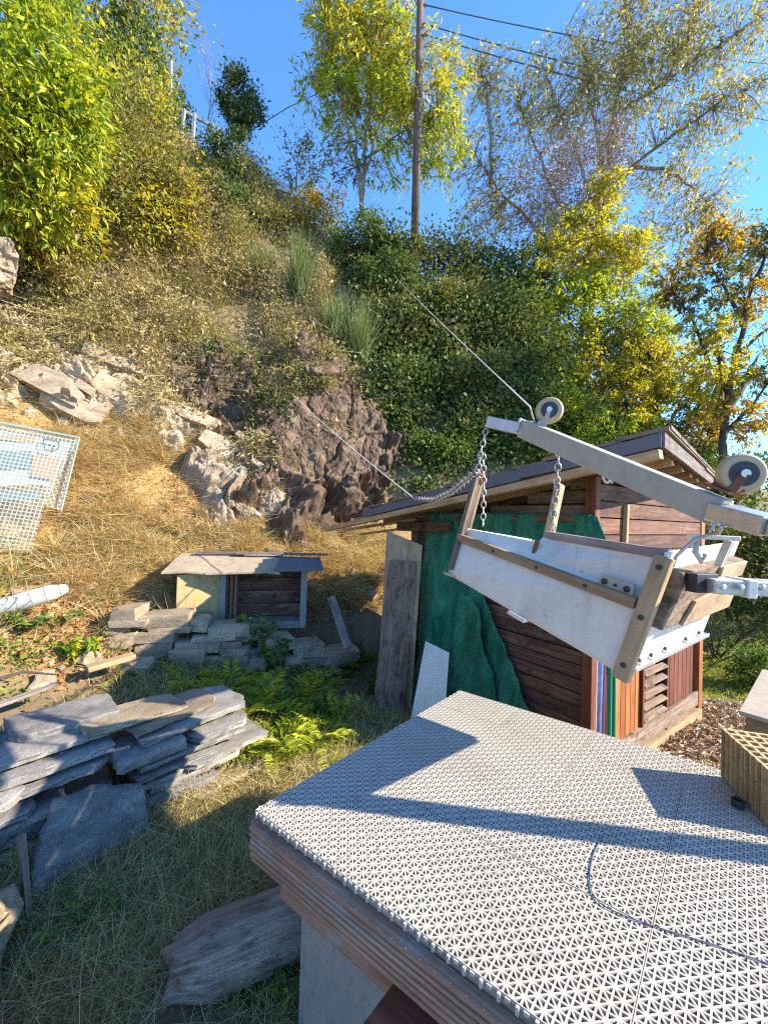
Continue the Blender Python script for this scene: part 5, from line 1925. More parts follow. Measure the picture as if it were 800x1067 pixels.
Pp, Nn = scatter(105000, -6.5, .3, 2.8, 8, m_dry)
down = np.stack([Nn[:, 0], Nn[:, 1], Nn[:, 2] * 0 - .15], 1)
dirs = Nn * .7 + down * 1.1 + RNG.normal(size=Pp.shape) * .6
tuft = np.clip(.75 + region_noise(Pp[:, 0], Pp[:, 1], 4.5, 64) * .9, .25, 1.8)
b1_ = blade_arrays(Pp, dirs, RNG.uniform(.06, .24, len(Pp)) * tuft, RNG.uniform(.004, .009, len(Pp)), .7)
Tp, Tn = scatter(750, -6.5, .3, 2.8, 8, m_dry)
ti = np.repeat(np.arange(len(Tp)), 55)
tr_ = RNG.uniform(.5, 1.4, len(Tp))[ti]
td = Tn[ti] * .9 + np.array([0, 0, .35]) + RNG.normal(size=(len(ti), 3)) * .55
b2_ = blade_arrays(Tp[ti] + RNG.normal(size=(len(ti), 3)) * .035, td, RNG.uniform(.12, .34, len(ti)) * tr_, .0075, .75)
stuff('dry_grass', 'matted straw coloured grass over the left slope', 'grass', [b1_, b2_], LM['straw'])
Sp, Sn = scatter(260, -5.5, .2, 2.6, 7.2, m_dry)
rb_ = random.Random(77); sp_ = []
for q in Sp:
    w_ = .03 + .10 * rb_.random() ** 2.5
    Vb, Fb = hull_block((w_ * 1.3, w_, w_ * .8), rb_, 5, .2)
    Rr = np.array(Matrix.Rotation(rb_.uniform(0, 6), 3, 'Z') @ Matrix.Rotation(rb_.uniform(-.5, .5), 3, 'X'))
    sp_.append((Vb @ Rr.T + q + np.array([0, 0, w_ * .15]), Fb))
stuff('rubble', 'small loose stones among the dry grass', 'rubble', sp_, M['rock'])
# leaf litter on the slope and by the slabs
Pp, Nn = scatter(15000, -6, .2, 2.3, 7.5, lambda x, y, z: sm(.2, .4, z) * (1 - sm(2.6, 3.6, z)) * np.clip(.35 + region_noise(x, y, 1.5, 71), 0.02, 1))
stuff('leaf_litter', 'brown fallen leaves over the lower bank', 'fallen leaves', [leaf_arrays(Pp + Nn * .02, RNG.normal(size=Pp.shape) * np.array([1, 1, .35]), RNG.uniform(.02, .06, len(Pp)), .6)], LM['litter'])
Pp, Nn = scatter(9000, -6, .3, 2.8, 7.6, lambda x, y, z: sm(.4, .7, z) * (1 - sm(0, .8, z - dry_top(x))) * np.clip(region_noise(x, y, 2.1, 75) - .25, 0, 1))
stuff('green_tufts', 'tufts of fresh green among the dry grass', 'grass', [blade_arrays(Pp, Nn * .6 + RNG.normal(size=Pp.shape) * .5 + np.array([0, 0, .3]), RNG.uniform(.04, .15, len(Pp)), .006, .6), leaf_arrays(Pp[::2] + Nn[::2] * .05, RNG.normal(size=Pp[::2].shape), np.full(len(Pp[::2]), .04), .5)], LM['olive'])
# brown bracken / scrub over the steep face
def m_scrub(x, y, z):
    steep = sm(-.15, .5, z - dry_top(x) + .35 * region_noise(x, y, 1.2, 67)) * (1 - .8 * cliff_mask(x, y))
    right = 1 - sm(-2.0, -.9, x + .12 * (y - 8))
    return steep * right * np.clip(.62 + region_noise(x, y, .9, 81), .05, 1)


Pp, Nn = scatter(110000, -9.5, 1.0, 5.6, 13.5, m_scrub)
hgt = np.clip(.65 + region_noise(Pp[:, 0], Pp[:, 1], 1.1, 83), .2, 1.4)
dirs = Nn * .8 + np.array([0, 0, .35]) + RNG.normal(size=Pp.shape) * .6
sb = blade_arrays(Pp, dirs, RNG.uniform(.15, .55, len(Pp)) * hgt, RNG.uniform(.008, .016, len(Pp)), .7)
k = 190000
idx = RNG.integers(0, len(Pp), k)
off = (Nn[idx] * .7 + np.array([0, 0, .5])) * (RNG.uniform(0, .5, k) * hgt[idx])[:, None] + RNG.normal(size=(k, 3)) * .06
sl = leaf_arrays(Pp[idx] + off, RNG.normal(size=(k, 3)) + np.array([0, 0, -.2]), np.clip(RNG.lognormal(math.log(.05), .35, k), .02, .085), .5)
Tq, Tn2 = scatter(5200, -9.5, 1.0, 5.6, 13.5, m_scrub)
tb = blade_arrays(Tq, Tn2 * .5 + np.array([.0, -.1, .6]) + RNG.normal(size=Tq.shape) * .55, RNG.uniform(.35, 1.0, len(Tq)), .010, .45, 4)
stuff('dead_undergrowth', 'bare dead stems sticking out of the hillside scrub', 'undergrowth', [tb], M['twig'])
stuff('scrub', 'tangled dry brown scrub clothing the steep hillside', 'scrub', [sb, sl], LM['scrub'])
# hanging brown twigs over the cliff edge
hp, hd_ = [], []
for (px, py, rx, n_) in ((335, 398, 50, 900), (300, 420, 30, 500), (230, 385, 60, 1000), (110, 345, 90, 1300), (370, 430, 22, 500), (280, 470, 22, 400), (345, 455, 30, 350), (190, 420, 40, 500), (40, 380, 50, 500)):
    for _ in range(n_ // 25):
        g = ground_pt(px + RNG.normal() * rx * .5, py + RNG.normal() * 9, 3.0)
        for __ in range(25):
            hp.append(tuple(g + Vector((RNG.normal() * .05, -.22 + RNG.normal() * .05, .06 + RNG.normal() * .04))))
            hd_.append((RNG.normal() * .5, -.5 + RNG.normal() * .3, -.5 + RNG.normal() * .5))
hp, hd_ = np.array(hp), np.array(hd_)
hb_ = blade_arrays(hp, hd_, RNG.uniform(.12, .5, len(hp)), RNG.uniform(.007, .013, len(hp)), .7)
kk = RNG.integers(0, len(hp), 9000)
hl_ = leaf_arrays(hp[kk] + hd_[kk] * RNG.uniform(.05, .4, (9000, 1)) + RNG.normal(size=(9000, 3)) * .05, RNG.normal(size=(9000, 3)), np.full(9000, .06), .5)
stuff('hanging_undergrowth', 'dry stems and leaves trailing down over the rock faces', 'undergrowth', [hb_, hl_], LM['scrub'])
# ivy blanket
ivy_parts = []
IV = [(470, 300, 10.9, 95, 50), (400, 290, 10.6, 60, 48), (430, 370, 9.5, 75, 65), (500, 370, 9.8, 80, 75), (455, 445, 8.8, 95, 62), (525, 440, 9.4, 65, 65),
      (395, 440, 8.6, 42, 55), (380, 370, 9.6, 45, 50), (420, 500, 8.2, 45, 28), (505, 300, 11.2, 50, 40)]
for i, (px, py, d, rx, ry) in enumerate(IV):
    s = d / FPX
    c = P(px, py, d)
    n_ = int(3.2 * rx * ry)
    pts, cc, q = shell_points(n_, c, (rx * s, .55, ry * s), 46, .34, .4, 300 + i)
    dd = q * np.array([1, 1, 1]) * .6 + RNG.normal(size=q.shape) * .7 + np.array([0, -.4, .1])
    ivy_parts.append(leaf_arrays(pts, dd, np.full(n_, .078), .75, .15))
stuff('ivy', 'dense dark ivy smothering the rock face behind the hut', 'ivy', ivy_parts, LM['ivy'])
# green grass near the path
def m_path(x, y, z):
    return (1 - sm(.25, .5, z)) * (1 - sm(.3, .9, x - .35 * (y - 2))) * np.clip(.5 + region_noise(x, y, 1.7, 91), .06, 1)


Pp, Nn = scatter(60000, -2.2, 1.2, .7, 4.4, m_path)
Pp2, Nn2 = Pp, Nn
dirs = np.array([0, 0, 1.0]) + RNG.normal(size=Pp.shape) * .55
far = np.clip(Pp[:, 1] / 2.2, .5, 1.5)
stuff('grass', 'shaded green and straw grass along the path by the table', 'grass',
      [blade_arrays(Pp, dirs, RNG.uniform(.04, .17, len(Pp)), RNG.uniform(.0025, .005, len(Pp)) * far, .9)], LM['grass'])
Pp, Nn = scatter(14000, -2.0, .6, .8, 3.2, lambda x, y, z: (1 - sm(.2, .35, z)) * np.clip(.35 + region_noise(x, y, 2.3, 93), .02, 1))
stuff('dry_stalks', 'pale dry stalks lying in the path grass', 'grass',
      [blade_arrays(Pp, RNG.normal(size=Pp.shape) * np.array([1, 1, .4]) + np.array([0, 0, .2]), RNG.uniform(.08, .26, len(Pp)), RNG.uniform(.002, .004, len(Pp)), .5)], LM['straw'])
# lawn on the right, chips in front of it
Pp, Nn = scatter(9000, 2.6, 7.5, 4.3, 8, lambda x, y, z: green_mask(x, y))
stuff('lawn_grass', 'sunlit yellow green grass beyond the hut corner', 'grass', [blade_arrays(Pp, np.array([0, 0, 1.0]) + RNG.normal(size=Pp.shape) * .5, RNG.uniform(.04, .12, len(Pp)), .008, .6)], LM['lime'])
Pp, Nn = scatter(20000, 1.6, 5, 2.4, 4.8, lambda x, y, z: chip_mask(x, y))
stuff('bark_chips', 'pale bark chips and dry leaves on the ground beside the hut', 'bark chips', [leaf_arrays(Pp + np.array([0, 0, .012]), RNG.normal(size=Pp.shape) * np.array([1, 1, .35]), RNG.uniform(.015, .05, len(Pp)), .45)], LM['chips'])
Pp, Nn = scatter(5000, -4.5, -1.0, 2.2, 4.4, lambda x, y, z: np.clip(region_noise(x, y, 2.0, 97) + .05, 0, 1))
stuff('bank_weeds', 'low green weeds on the bank around the slab pile', 'weeds', [leaf_arrays(Pp + Nn * .03, RNG.normal(size=Pp.shape) * np.array([1, 1, .6]) + np.array([0, 0, .4]), RNG.uniform(.02, .05, len(Pp)), .5)], LM['green'])
# red leaves
Pp = np.array([tuple(P(RNG.uniform(-10, 60), RNG.uniform(590, 770), 3)) for _ in range(60)])
X = RNG.uniform(-3.6, -1.6, 260); Y = RNG.uniform(2.5, 4.2, 260)
stuff('red_leaves', 'scattered red brown fallen leaves at the left bank', 'fallen leaves', [leaf_arrays(np.stack([X, Y, TZ(X, Y) + .05], 1), RNG.normal(size=(260, 3)) * np.array([1, 1, .5]), RNG.uniform(.02, .05, 260), .5)], LM['red'])

# ================================================================== SMALL PLANTS
def fern(label, p, R, n, seed, mat=None):
    rg = np.random.default_rng(seed)
    base = Vector(p)
    t = thing('fern', label, 'fern', base, 0, 'ferns beside the path')
    PT, DR, SZ = [], [], []
    for k in range(n):
        th = rg.uniform(0, 6.283); el = rg.uniform(.4, 1.15)
        L = R * rg.uniform(.7, 1.2)
        o = np.array([math.cos(th) * math.cos(el), math.sin(th) * math.cos(el), math.sin(el)])
        sd = np.array([-math.sin(th), math.cos(th), 0])
        for j in range(3, 34):
            u = j / 34
            c = np.array(base) + o * L * u + np.array([math.cos(th), math.sin(th), -1.0]) * L * .45 * u * u
            for s_ in (-1, 1):
                PT.append(c); DR.append(sd * s_ + o * .5 + rg.normal(size=3) * .12); SZ.append(L * .27 * math.sin(min(1, (1.03 - u) * 1.5) * 1.57) * .9 + .008)
    np_mesh('frond', *leaf_arrays(np.array(PT), np.array(DR), np.array(SZ), .17, .1, .1), mat or LM['fern'], t)
    return t


for i, (px, py, R, n, lab, mt) in enumerate([
    (262, 752, .50, 22, 'bright yellow fern in the sun at the right end of the slab pile', LM['fern']), (285, 785, .40, 20, 'low yellow green fern nearest to the table corner', LM['fern']),
    (300, 742, .46, 20, 'tall bright fern in the middle of the sunny fern patch', LM['fern']), (240, 722, .36, 16, 'yellow fern at the back of the fern patch below the wall', LM['fern']),
    (350, 705, .44, 16, 'green fern in shade left of the leaning plank', LM['green']), (318, 718, .40, 14, 'olive fern between the bright fern and the shaded one', LM['olive']),
    (195, 715, .28, 11, 'small fern at the back of the slab pile below the stone wall', LM['fern']), (375, 690, .38, 14, 'dark fern under the hut roof end', LM['green']),
    (340, 775, .34, 18, 'yellow green fern by the far part of the table edge', LM['fern'])]):
    g = ground_pt(px, py)
    fern(lab, g, R, n, 700 + i, mt)


def weed(label, p, h, n, mat, leaf, seed, name='weed', cat='plant', spread=.12, stems=6):
    rg = np.random.default_rng(seed)
    base = Vector(p)
    t = thing(name, label, cat, base)
    mb = MB(); PT, DR = [], []
    for k in range(stems):
        e = np.array(base) + np.array([rg.normal() * spread, rg.normal() * spread, h * rg.uniform(.55, 1.05)])
        mb.tube([base, Vector((np.array(base) + e) / 2 + rg.normal(size=3) * .015), Vector(e)], [.004, .003, .0015], 5)
        u = rg.uniform(.2, 1.03, (n // stems, 1))
        PT.append(np.array(base) * (1 - u) + e * u); DR.append(rg.normal(size=(n // stems, 3)) * np.array([1, 1, .5]))
    mb.build('stem', LM['broom'], t, smooth=True)
    np_mesh('foliage', *leaf_arrays(np.concatenate(PT), np.concatenate(DR), np.full(n // stems * stems, leaf), .5), mat, t)


for i, (px, py, h, n, mt, lf, lab) in enumerate([
    (262, 690, .55, 260, LM['green'], .07, 'tall nettle in front of the hutch opening'), (285, 705, .45, 220, LM['green'], .06, 'nettle right of the tall one by the wall stones'),
    (130, 665, .22, 240, LM['lime'], .07, 'bright green weed on the bank left of the stone wall'), (80, 690, .20, 150, LM['lime'], .07, 'light green rosette weed above the slab pile'),
    (20, 660, .18, 160, LM['green'], .06, 'low green weed under the white tube'), (95, 960, .10, 110, LM['green'], .035, 'tiny clover like weed at the foot of the big slab'),
    (320, 745, .3, 260, LM['green'], .05, 'leafy weed in the path grass before the ferns'), (385, 725, .28, 240, LM['green'], .05, 'weed clump at the foot of the leaning plank'),
    (350, 755, .25, 260, LM['lime'], .04, 'yellowish weed in the sunny path grass'), (270, 1050, .12, 120, LM['green'], .04, 'small weed beside the end of the log')]):
    weed(lab, ground_pt(px, py, 1.1), h, n, mt, lf, 800 + i)

# ================================================================== SHRUBS ON THE HILL
def sh(name, label, px, py, d, rx, ry, n, size, mat, **k):
    s = d / FPX
    base = k.pop('base', None)
    return shrub(name, label, 'shrub', P(px, py, d), (rx * s, k.pop('rz', (rx + ry) / 2) * s, ry * s), n, np.full(n, size), mat, base=base, **k)


sh('leafy_bush', 'large lime green leafy bush filling the upper left corner', 30, 95, 5.9, 85, 130, 14000, .12, LM['lime'], lumps=80, spread=.24, aspect=.34, seed=1, stems=0, droop=.4, rz=55)
sh('leafy_bush', 'yellow green bush low at the left edge above the grey rock', 30, 215, 6.3, 75, 45, 4500, .12, LM['yellow'], lumps=36, aspect=.36, seed=2, stems=0, extra=(LM['olive'], 2500, np.full(2500, .1)), droop=.3)
sh('golden_bush', 'golden and orange turning bush right of the lime bush', 130, 175, 8.0, 70, 85, 9500, .075, LM['olive'], lumps=60, seed=3, stems=3, extra=(LM['yellow'], 6500, np.full(6500, .08)))
sh('olive_bush', 'olive bush on the skyline above the golden bush', 110, -5, 10.0, 75, 95, 10500, .11, LM['olive'], lumps=40, seed=4, extra=(LM['yellow'], 3500, np.full(3500, .11)))
sh('green_bush', 'green bush at the top edge beside the sky', 160, 85, 10.4, 36, 55, 6500, .10, LM['green'], lumps=30, seed=5)
sh('brown_bush', 'thin bronze bush in the middle of the left hillside', 170, 225, 8.8, 50, 48, 6000, .085, LM['brown'], lumps=36, seed=6, extra=(LM['yellow'], 2600, np.full(2600, .08)))
sh('dark_bush', 'broad dark evergreen bush below the railing', 245, 180, 10.7, 42, 36, 8500, .08, LM['dark'], lumps=30, seed=7, extra=(LM['olive'], 1500, np.full(1500, .08)))
sh('dark_bush', 'dark bush lower down the slope under the evergreen', 232, 228, 10.2, 40, 34, 7000, .08, LM['dark'], lumps=26, seed=8, extra=(LM['green'], 1300, np.full(1300, .08)))
sh('round_topiary', 'small round dark tree standing alone on the crest', 251, 106, 11.0, 22, 26, 6500, .075, LM['dark'], lumps=34, spread=.3, seed=9, stems=2)
sh('yellow_bush', 'low yellow shrub on the crest left of the tall slender tree', 332, 222, 11.2, 32, 22, 2600, .085, LM['gold'], lumps=22, seed=10)
sh('green_bush', 'ivy covered green hump right of the yellow crest shrub', 368, 258, 10.9, 34, 34, 3600, .085, LM['green'], lumps=26, seed=11, extra=(LM['dark'], 2000, np.full(2000, .085)))
sh('dull_bush', 'dull green bush between the scrub and the ivy', 290, 235, 10.7, 34, 26, 3000, .08, LM['olive'], lumps=24, seed=12)
sh('green_bush', 'pale green bush high behind the slender tree', 310, 170, 12.0, 24, 34, 1500, .08, LM['olive'], lumps=22, seed=13)
sh('dry_bush', 'tan dry bush overhanging the brown cliff', 330, 385, 8.2, 40, 28, 4200, .06, LM['scrub'], lumps=26, seed=14)
sh('dry_bush', 'tan dry bush hanging over the long rock outcrop', 150, 335, 8.0, 62, 30, 6000, .06, LM['scrub'], lumps=34, seed=15)
sh('ivy_clump', 'dark leaf clump growing on the rock above the dry slope', 232, 395, 8.0, 48, 38, 5000, .065, LM['ivy'], lumps=30, seed=16, extra=(LM['brown'], 2200, np.full(2200, .06)))
sh('cliff_bush', 'dark trailing bush in the cleft left of the brown cliff', 282, 440, 7.35, 24, 42, 3600, .06, LM['ivy'], lumps=30, seed=61, stems=0, rz=14, extra=(LM['brown'], 2400, np.full(2400, .055)))
sh('cliff_bush', 'brown trailing bush over the top edge of the cliff', 318, 398, 7.7, 34, 20, 3000, .055, LM['scrub'], lumps=26, seed=62, stems=0, rz=14, extra=(LM['green'], 900, np.full(900, .055)))
sh('dry_bush', 'thin tan bush on the middle of the upper slope', 265, 300, 9.6, 45, 32, 5000, .065, LM['scrub'], lumps=30, seed=17)
# broom plants: sprays of straight green stems
def broom(label, px, py, d, hpx, n, seed):
    g = P(px, py, d)
    base = Vector((g.x, g.y, g.z))
    L = hpx * d / FPX
    t = thing('broom_plant', label, 'shrub', base, 0, 'broom plants on the hillside')
    dr = RNG.normal(size=(n, 3)) * .32 + np.array([.05, -.25, 1])
    V, F = blade_arrays(np.array(base) + RNG.normal(size=(n, 3)) * .10, dr, RNG.uniform(.4, 1.1, n) * L, .014, .22)
    np_mesh('stems', V, F, LM['broom'], t)


broom('tall grey green broom plant near the crest', 310, 305, 9.4, 66, 420, 1)
broom('wide spiky broom plant above the brown cliff', 372, 372, 8.6, 62, 460, 2)
broom('small broom plant on the left of the tall one', 275, 290, 9.6, 40, 240, 3)
broom('thin broom plant over the cliff edge', 345, 345, 9.0, 45, 240, 4)
# bare grey sapling
def bare_shrub(label, px, py, d, hpx, n, seed, mat, lean=.25):
    g = P(px, py, d); base = Vector(g)
    t = thing('bare_shrub', label, 'shrub', base)
    rg = random.Random(seed)
    mb = MB()
    L = hpx * d / FPX

    def grow(p, dr, l, r, dep):
        e = p + dr * l
        m_ = p.lerp(e, .5) + Vector((rg.uniform(-.05, .05), rg.uniform(-.05, .05), 0)) * l
        mb.tube([p, m_, e], [r, r * .8, r * .55], 4, cap=False)
        if dep:
            for _ in range(3 if dep > 1 else 4):
                d2 = (dr + Vector((rg.uniform(-1, 1), rg.uniform(-1, 1), rg.uniform(-.3, .7))) * .55).normalized()
                grow(p.lerp(e, rg.uniform(.45, 1)), d2, l * rg.uniform(.5, .75), r * .5, dep - 1)
    for _ in range(n):
        grow(base, Vector((rg.uniform(-lean, lean), rg.uniform(-lean, lean), 1)).normalized(), L * .5, .016, 3)
    mb.build('twigs', mat, t, smooth=True)


bare_shrub('bare grey shrub standing against the sky behind the railing', 215, 140, 11.8, 105, 4, 5, M['twig'])

# right of the hut
sh('dark_bush', 'dark grey green bush at the right edge behind the hut', 790, 610, 6.6, 65, 70, 7000, .10, LM['dark'], lumps=44, seed=30, aspect=.3)
sh('olive_bush', 'pale leaved bush above the dark bush at the right edge', 775, 570, 6.9, 45, 35, 3500, .10, LM['olive'], lumps=30, seed=31, aspect=.3)
sh('clipped_shrub', 'small clipped green shrub on the lawn at the right edge', 792, 692, 4.9, 27, 22, 3600, .035, LM['green'], lumps=30, spread=.36, seed=32, stem_r=.02)
bare_shrub('tangle of bare stems behind the hut corner post', 745, 690, 5.6, 70, 8, 15, M['bark'], .9)
sh('green_bush', 'green bush behind the hut roof end under the oak', 735, 510, 8.5, 60, 40, 4000, .09, LM['green'], lumps=34, seed=33)

sh('green_bush', 'olive green bush right of the ivy above the hut roof', 575, 455, 9.6, 52, 55, 6500, .085, LM['lime'], lumps=40, seed=51, stems=0, extra=(LM['green'], 3500, np.full(3500, .085)))
sh('green_bush', 'mid green bush behind the lifting beam', 640, 480, 9.6, 52, 45, 6000, .085, LM['green'], lumps=40, seed=52, stems=0, extra=(LM['lime'], 3000, np.full(3000, .085)))
sh('green_bush', 'shady green bush behind the ridge end of the hut roof', 695, 505, 9.3, 48, 40, 5000, .085, LM['olive'], lumps=40, seed=53, stems=0, extra=(LM['dark'], 3000, np.full(3000, .085)))
sh('scrub_bush', 'brown and olive bush under the lime bush at the left edge', 35, 285, 6.9, 75, 40, 7000, .07, LM['scrub'], lumps=40, seed=54, stems=0, extra=(LM['olive'], 3000, np.full(3000, .07)))
for i, (px, py, d, rx, ry, mt, lab) in enumerate([
    (405, 285, 10.0, 34, 26, 'green', 'rounded green bush standing out of the ivy below the pole'), (470, 320, 9.9, 40, 30, 'olive', 'rounded olive bush in the upper part of the ivy'),
    (420, 400, 8.9, 34, 30, 'green', 'light green bush in the ivy left of the cable'), (500, 395, 9.0, 38, 34, 'olive', 'pale green bush in the ivy right of the cable'),
    (455, 470, 8.3, 36, 24, 'green', 'low green bush in the ivy just above the hut roof'), (535, 330, 10.6, 32, 30, 'green', 'green bush at the right end of the ivy bank')]):
    sh('ivy_bush', lab, px, py, d, rx, ry, int(3.0 * rx * ry), .075, LM[mt], lumps=30, seed=120 + i, stems=0, rz=20, extra=(LM['ivy'], int(1.6 * rx * ry), np.full(int(1.6 * rx * ry), .075)))
# ================================================================== TREES
bp_ = P(376, 228, 11.2)
tr1 = [[bp_, P(378, 190, 11.2), P(383, 130, 11.2), P(388, 60, 11.2), P(395, 10, 11.2)],
       [P(378, 195, 11.2), P(362, 130, 11.1), P(345, 60, 11.0), P(340, 20, 11)],
       [P(380, 180, 11.2), P(400, 120, 11.1), P(430, 60, 11.0), P(440, 30, 11)],
       [P(381, 165, 11.2), P(415, 140, 11.0), P(455, 120, 10.8)],
       [P(382, 150, 11.2), P(355, 110, 11.2), P(325, 80, 11.2)],
       [P(376, 210, 11.2), P(372, 175, 11.2), P(368, 110, 11.2), P(370, 60, 11.3)]]
bl1 = [px_blob(380, 75, 11.2, 55, 60, 2200), px_blob(410, 165, 11.2, 45, 30, 700), px_blob(360, 40, 11.1, 50, 50, 2300), px_blob(405, 55, 11.2, 48, 50, 2300), px_blob(446, 95, 10.9, 48, 50, 2600), px_blob(462, 150, 10.8, 30, 54, 1500), px_blob(345, 95, 11.2, 40, 45, 1900),
       px_blob(400, 110, 11.1, 45, 45, 2000), px_blob(375, 0, 11.1, 60, 40, 2400), px_blob(350, 20, 11, 30, 30, 500), px_blob(355, 165, 11.2, 28, 26, 450)]
tree('slender_tree', 'slender multi stemmed tree with lime yellow leaves on the crest', tr1, bl1, LM['lime'], M['palebark'], .15, .26, twigs=80, seed=21, droop=.35, trunk_r=.07,
     blob_mats=[LM['yellow'], LM['lime'], LM['yellow'], LM['lime'], LM['yellow'], LM['lime'], LM['lime'], LM['lime'], LM['yellow'], LM['lime'], LM['olive']])

tr2 = [[P(612, 420, 13.2), P(615, 330, 13.2), P(622, 250, 13.2), P(632, 150, 13.2), P(640, 115, 13.2)],
       [P(638, 118, 13.2), P(650, 80, 13.1), P(655, 45, 13), P(650, -20, 13)],
       [P(638, 120, 13.2), P(680, 95, 12.8), P(725, 60, 12.4), P(810, 5, 12)],
       [P(622, 220, 13.2), P(660, 172, 12.8), P(705, 138, 12.3), P(755, 102, 12), P(830, 66, 11.6)],
       [P(616, 300, 13.2), P(560, 240, 13.0), P(520, 200, 12.9), P(494, 160, 12.8), P(480, 138, 12.8)],
       [P(618, 280, 13.2), P(580, 210, 13.1), P(556, 150, 13), P(540, 110, 13)],
       [P(624, 230, 13.2), P(600, 160, 13.2), P(580, 110, 13.2), P(565, 70, 13.2)],
       [P(628, 180, 13.2), P(615, 110, 13.2), P(610, 60, 13.2), P(590, 30, 13.2)],
       [P(655, 175, 12.9), P(690, 175, 12.7), P(720, 195, 12.5), P(740, 215, 12.4)],
       [P(510, 195, 12.9), P(512, 150, 12.9), P(508, 110, 12.9), P(500, 70, 12.9)],
       [P(690, 90, 12.7), P(720, 30, 12.5), P(735, -20, 12.4)]]
bl2 = [px_blob(505, 75, 12.9, 35, 35, 700), px_blob(540, 110, 12.9, 50, 45, 1000), px_blob(580, 90, 13.1, 50, 50, 1300), px_blob(640, 40, 13, 55, 55, 1900), px_blob(690, 20, 12.7, 60, 45, 1900),
       px_blob(750, 30, 12.3, 60, 40, 1600), px_blob(700, 75, 12.6, 60, 40, 1500), px_blob(760, 110, 12.1, 55, 35, 1100), px_blob(690, 150, 12.6, 60, 45, 1300), px_blob(720, 210, 12.4, 55, 50, 1300),
       px_blob(490, 170, 12.8, 35, 45, 500), px_blob(545, 190, 13, 45, 50, 1000), px_blob(610, 130, 13.2, 50, 50, 1500), px_blob(640, 90, 13, 50, 45, 1500), px_blob(500, 240, 12.9, 40, 30, 600), px_blob(700, 260, 12.5, 60, 45, 1000)]
bl2 = [(a_, b_, int(c_ * 1.0)) for a_, b_, c_ in bl2]
tree('tall_tree', 'tall wide tree with dark limbs and thin pale yellow leaves at upper right', tr2, bl2, LM['pale'], M['palebark'], .125, .42, twigs=105, seed=22, droop=.2, trunk_r=.12, tw_r=.009, leafsd=.7)

# twiggy mauve brown bush in front of it
sh('twiggy_bush', 'bare brownish twiggy shrub in front of the tall tree', 588, 205, 11.7, 60, 66, 12000, .065, LM['mauve'], lumps=60, seed=34, stems=0)
bare_shrub('bare mauve brown twiggy thicket against the tall tree', 590, 290, 12.0, 135, 10, 25, M['twig'], .42)
bare_shrub('fine bare stems left of the mauve thicket', 560, 290, 12.1, 110, 6, 26, M['twig'], .4)

tr3 = [[P(600, 440, 10.8), P(604, 360, 10.8), P(612, 280, 10.8), P(625, 200, 10.8)], [P(605, 350, 10.8), P(575, 300, 10.8), P(560, 250, 10.8)], [P(608, 320, 10.8), P(640, 280, 10.7), P(655, 240, 10.7)],
       [P(604, 370, 10.8), P(650, 330, 10.6), P(690, 300, 10.5)], [P(602, 390, 10.8), P(560, 360, 10.7), P(540, 330, 10.6)]]
bl3 = [px_blob(630, 205, 10.8, 24, 36, 1000), px_blob(605, 250, 10.8, 45, 40, 2200), px_blob(570, 285, 10.8, 42, 42, 2200), px_blob(640, 280, 10.7, 45, 42, 2400), px_blob(600, 330, 10.7, 55, 48, 3200), px_blob(555, 345, 10.7, 42, 45, 2000),
       px_blob(660, 335, 10.6, 48, 45, 2600), px_blob(620, 385, 10.6, 60, 45, 3400), px_blob(570, 400, 10.5, 45, 40, 1800), px_blob(670, 395, 10.4, 50, 42, 2600)]
bl3 = [(a_, b_, int(c_ * 1.5)) for a_, b_, c_ in bl3]
tree('yellow_tree', 'bright yellow green tree rising behind the hut', tr3, bl3, LM['yellow'], M['palebark'], .105, .42, twigs=90, seed=23, trunk_r=.08,
     blob_mats=[LM['yellow'], LM['yellow'], LM['yellow'], LM['yellow'], LM['lime'], LM['lime'], LM['lime'], LM['yellow'], LM['lime'], LM['yellow']])
tr4 = [[P(690, 520, 9.8), P(688, 450, 9.8), P(680, 400, 9.8), P(672, 350, 9.8)], [P(688, 450, 9.8), P(720, 410, 9.7), P(735, 370, 9.7)], [P(686, 440, 9.8), P(650, 420, 9.7), P(620, 400, 9.7)]]
bl4 = [px_blob(655, 420, 9.7, 48, 36, 2200), px_blob(710, 420, 9.7, 40, 36, 1700), px_blob(690, 380, 9.7, 40, 36, 1500), px_blob(640, 455, 9.6, 50, 26, 1900), px_blob(700, 460, 9.6, 50, 26, 1700), px_blob(600, 440, 9.8, 40, 32, 1500)]
bl4 = [(a_, b_, int(c_ * 1.4)) for a_, b_, c_ in bl4]
tree('green_tree', 'bushy green and yellow tree just behind the hut roof', tr4, bl4, LM['lime'], M['bark'], .09, .45, twigs=66, seed=24, trunk_r=.07,
     blob_mats=[LM['yellow'], LM['lime'], LM['yellow'], LM['lime'], LM['gold'], LM['lime']])
tr5 = [[P(748, 520, 8.2), P(752, 460, 8.2), P(760, 400, 8.2), P(775, 340, 8.2), P(782, 290, 8.2)], [P(758, 410, 8.2), P(735, 370, 8.2), P(720, 330, 8.1), P(700, 305, 8.1)], [P(768, 370, 8.2), P(795, 345, 8.1), P(830, 330, 8)],
       [P(775, 340, 8.2), P(755, 300, 8.2), P(735, 265, 8.2)], [P(752, 455, 8.2), P(785, 420, 8.1), P(815, 380, 8)], [P(782, 300, 8.2), P(800, 260, 8.2), P(810, 230, 8.2)]]
bl5 = [px_blob(745, 250, 8.2, 36, 30, 700), px_blob(785, 250, 8.2, 38, 34, 900), px_blob(735, 300, 8.2, 40, 28, 800), px_blob(790, 310, 8.2, 34, 30, 700), px_blob(740, 350, 8.2, 45, 22, 800), px_blob(800, 385, 8.1, 32, 28, 500), px_blob(745, 395, 8.1, 42, 24, 700), px_blob(770, 440, 8.1, 42, 26, 700), px_blob(705, 290, 8.1, 28, 26, 350)]
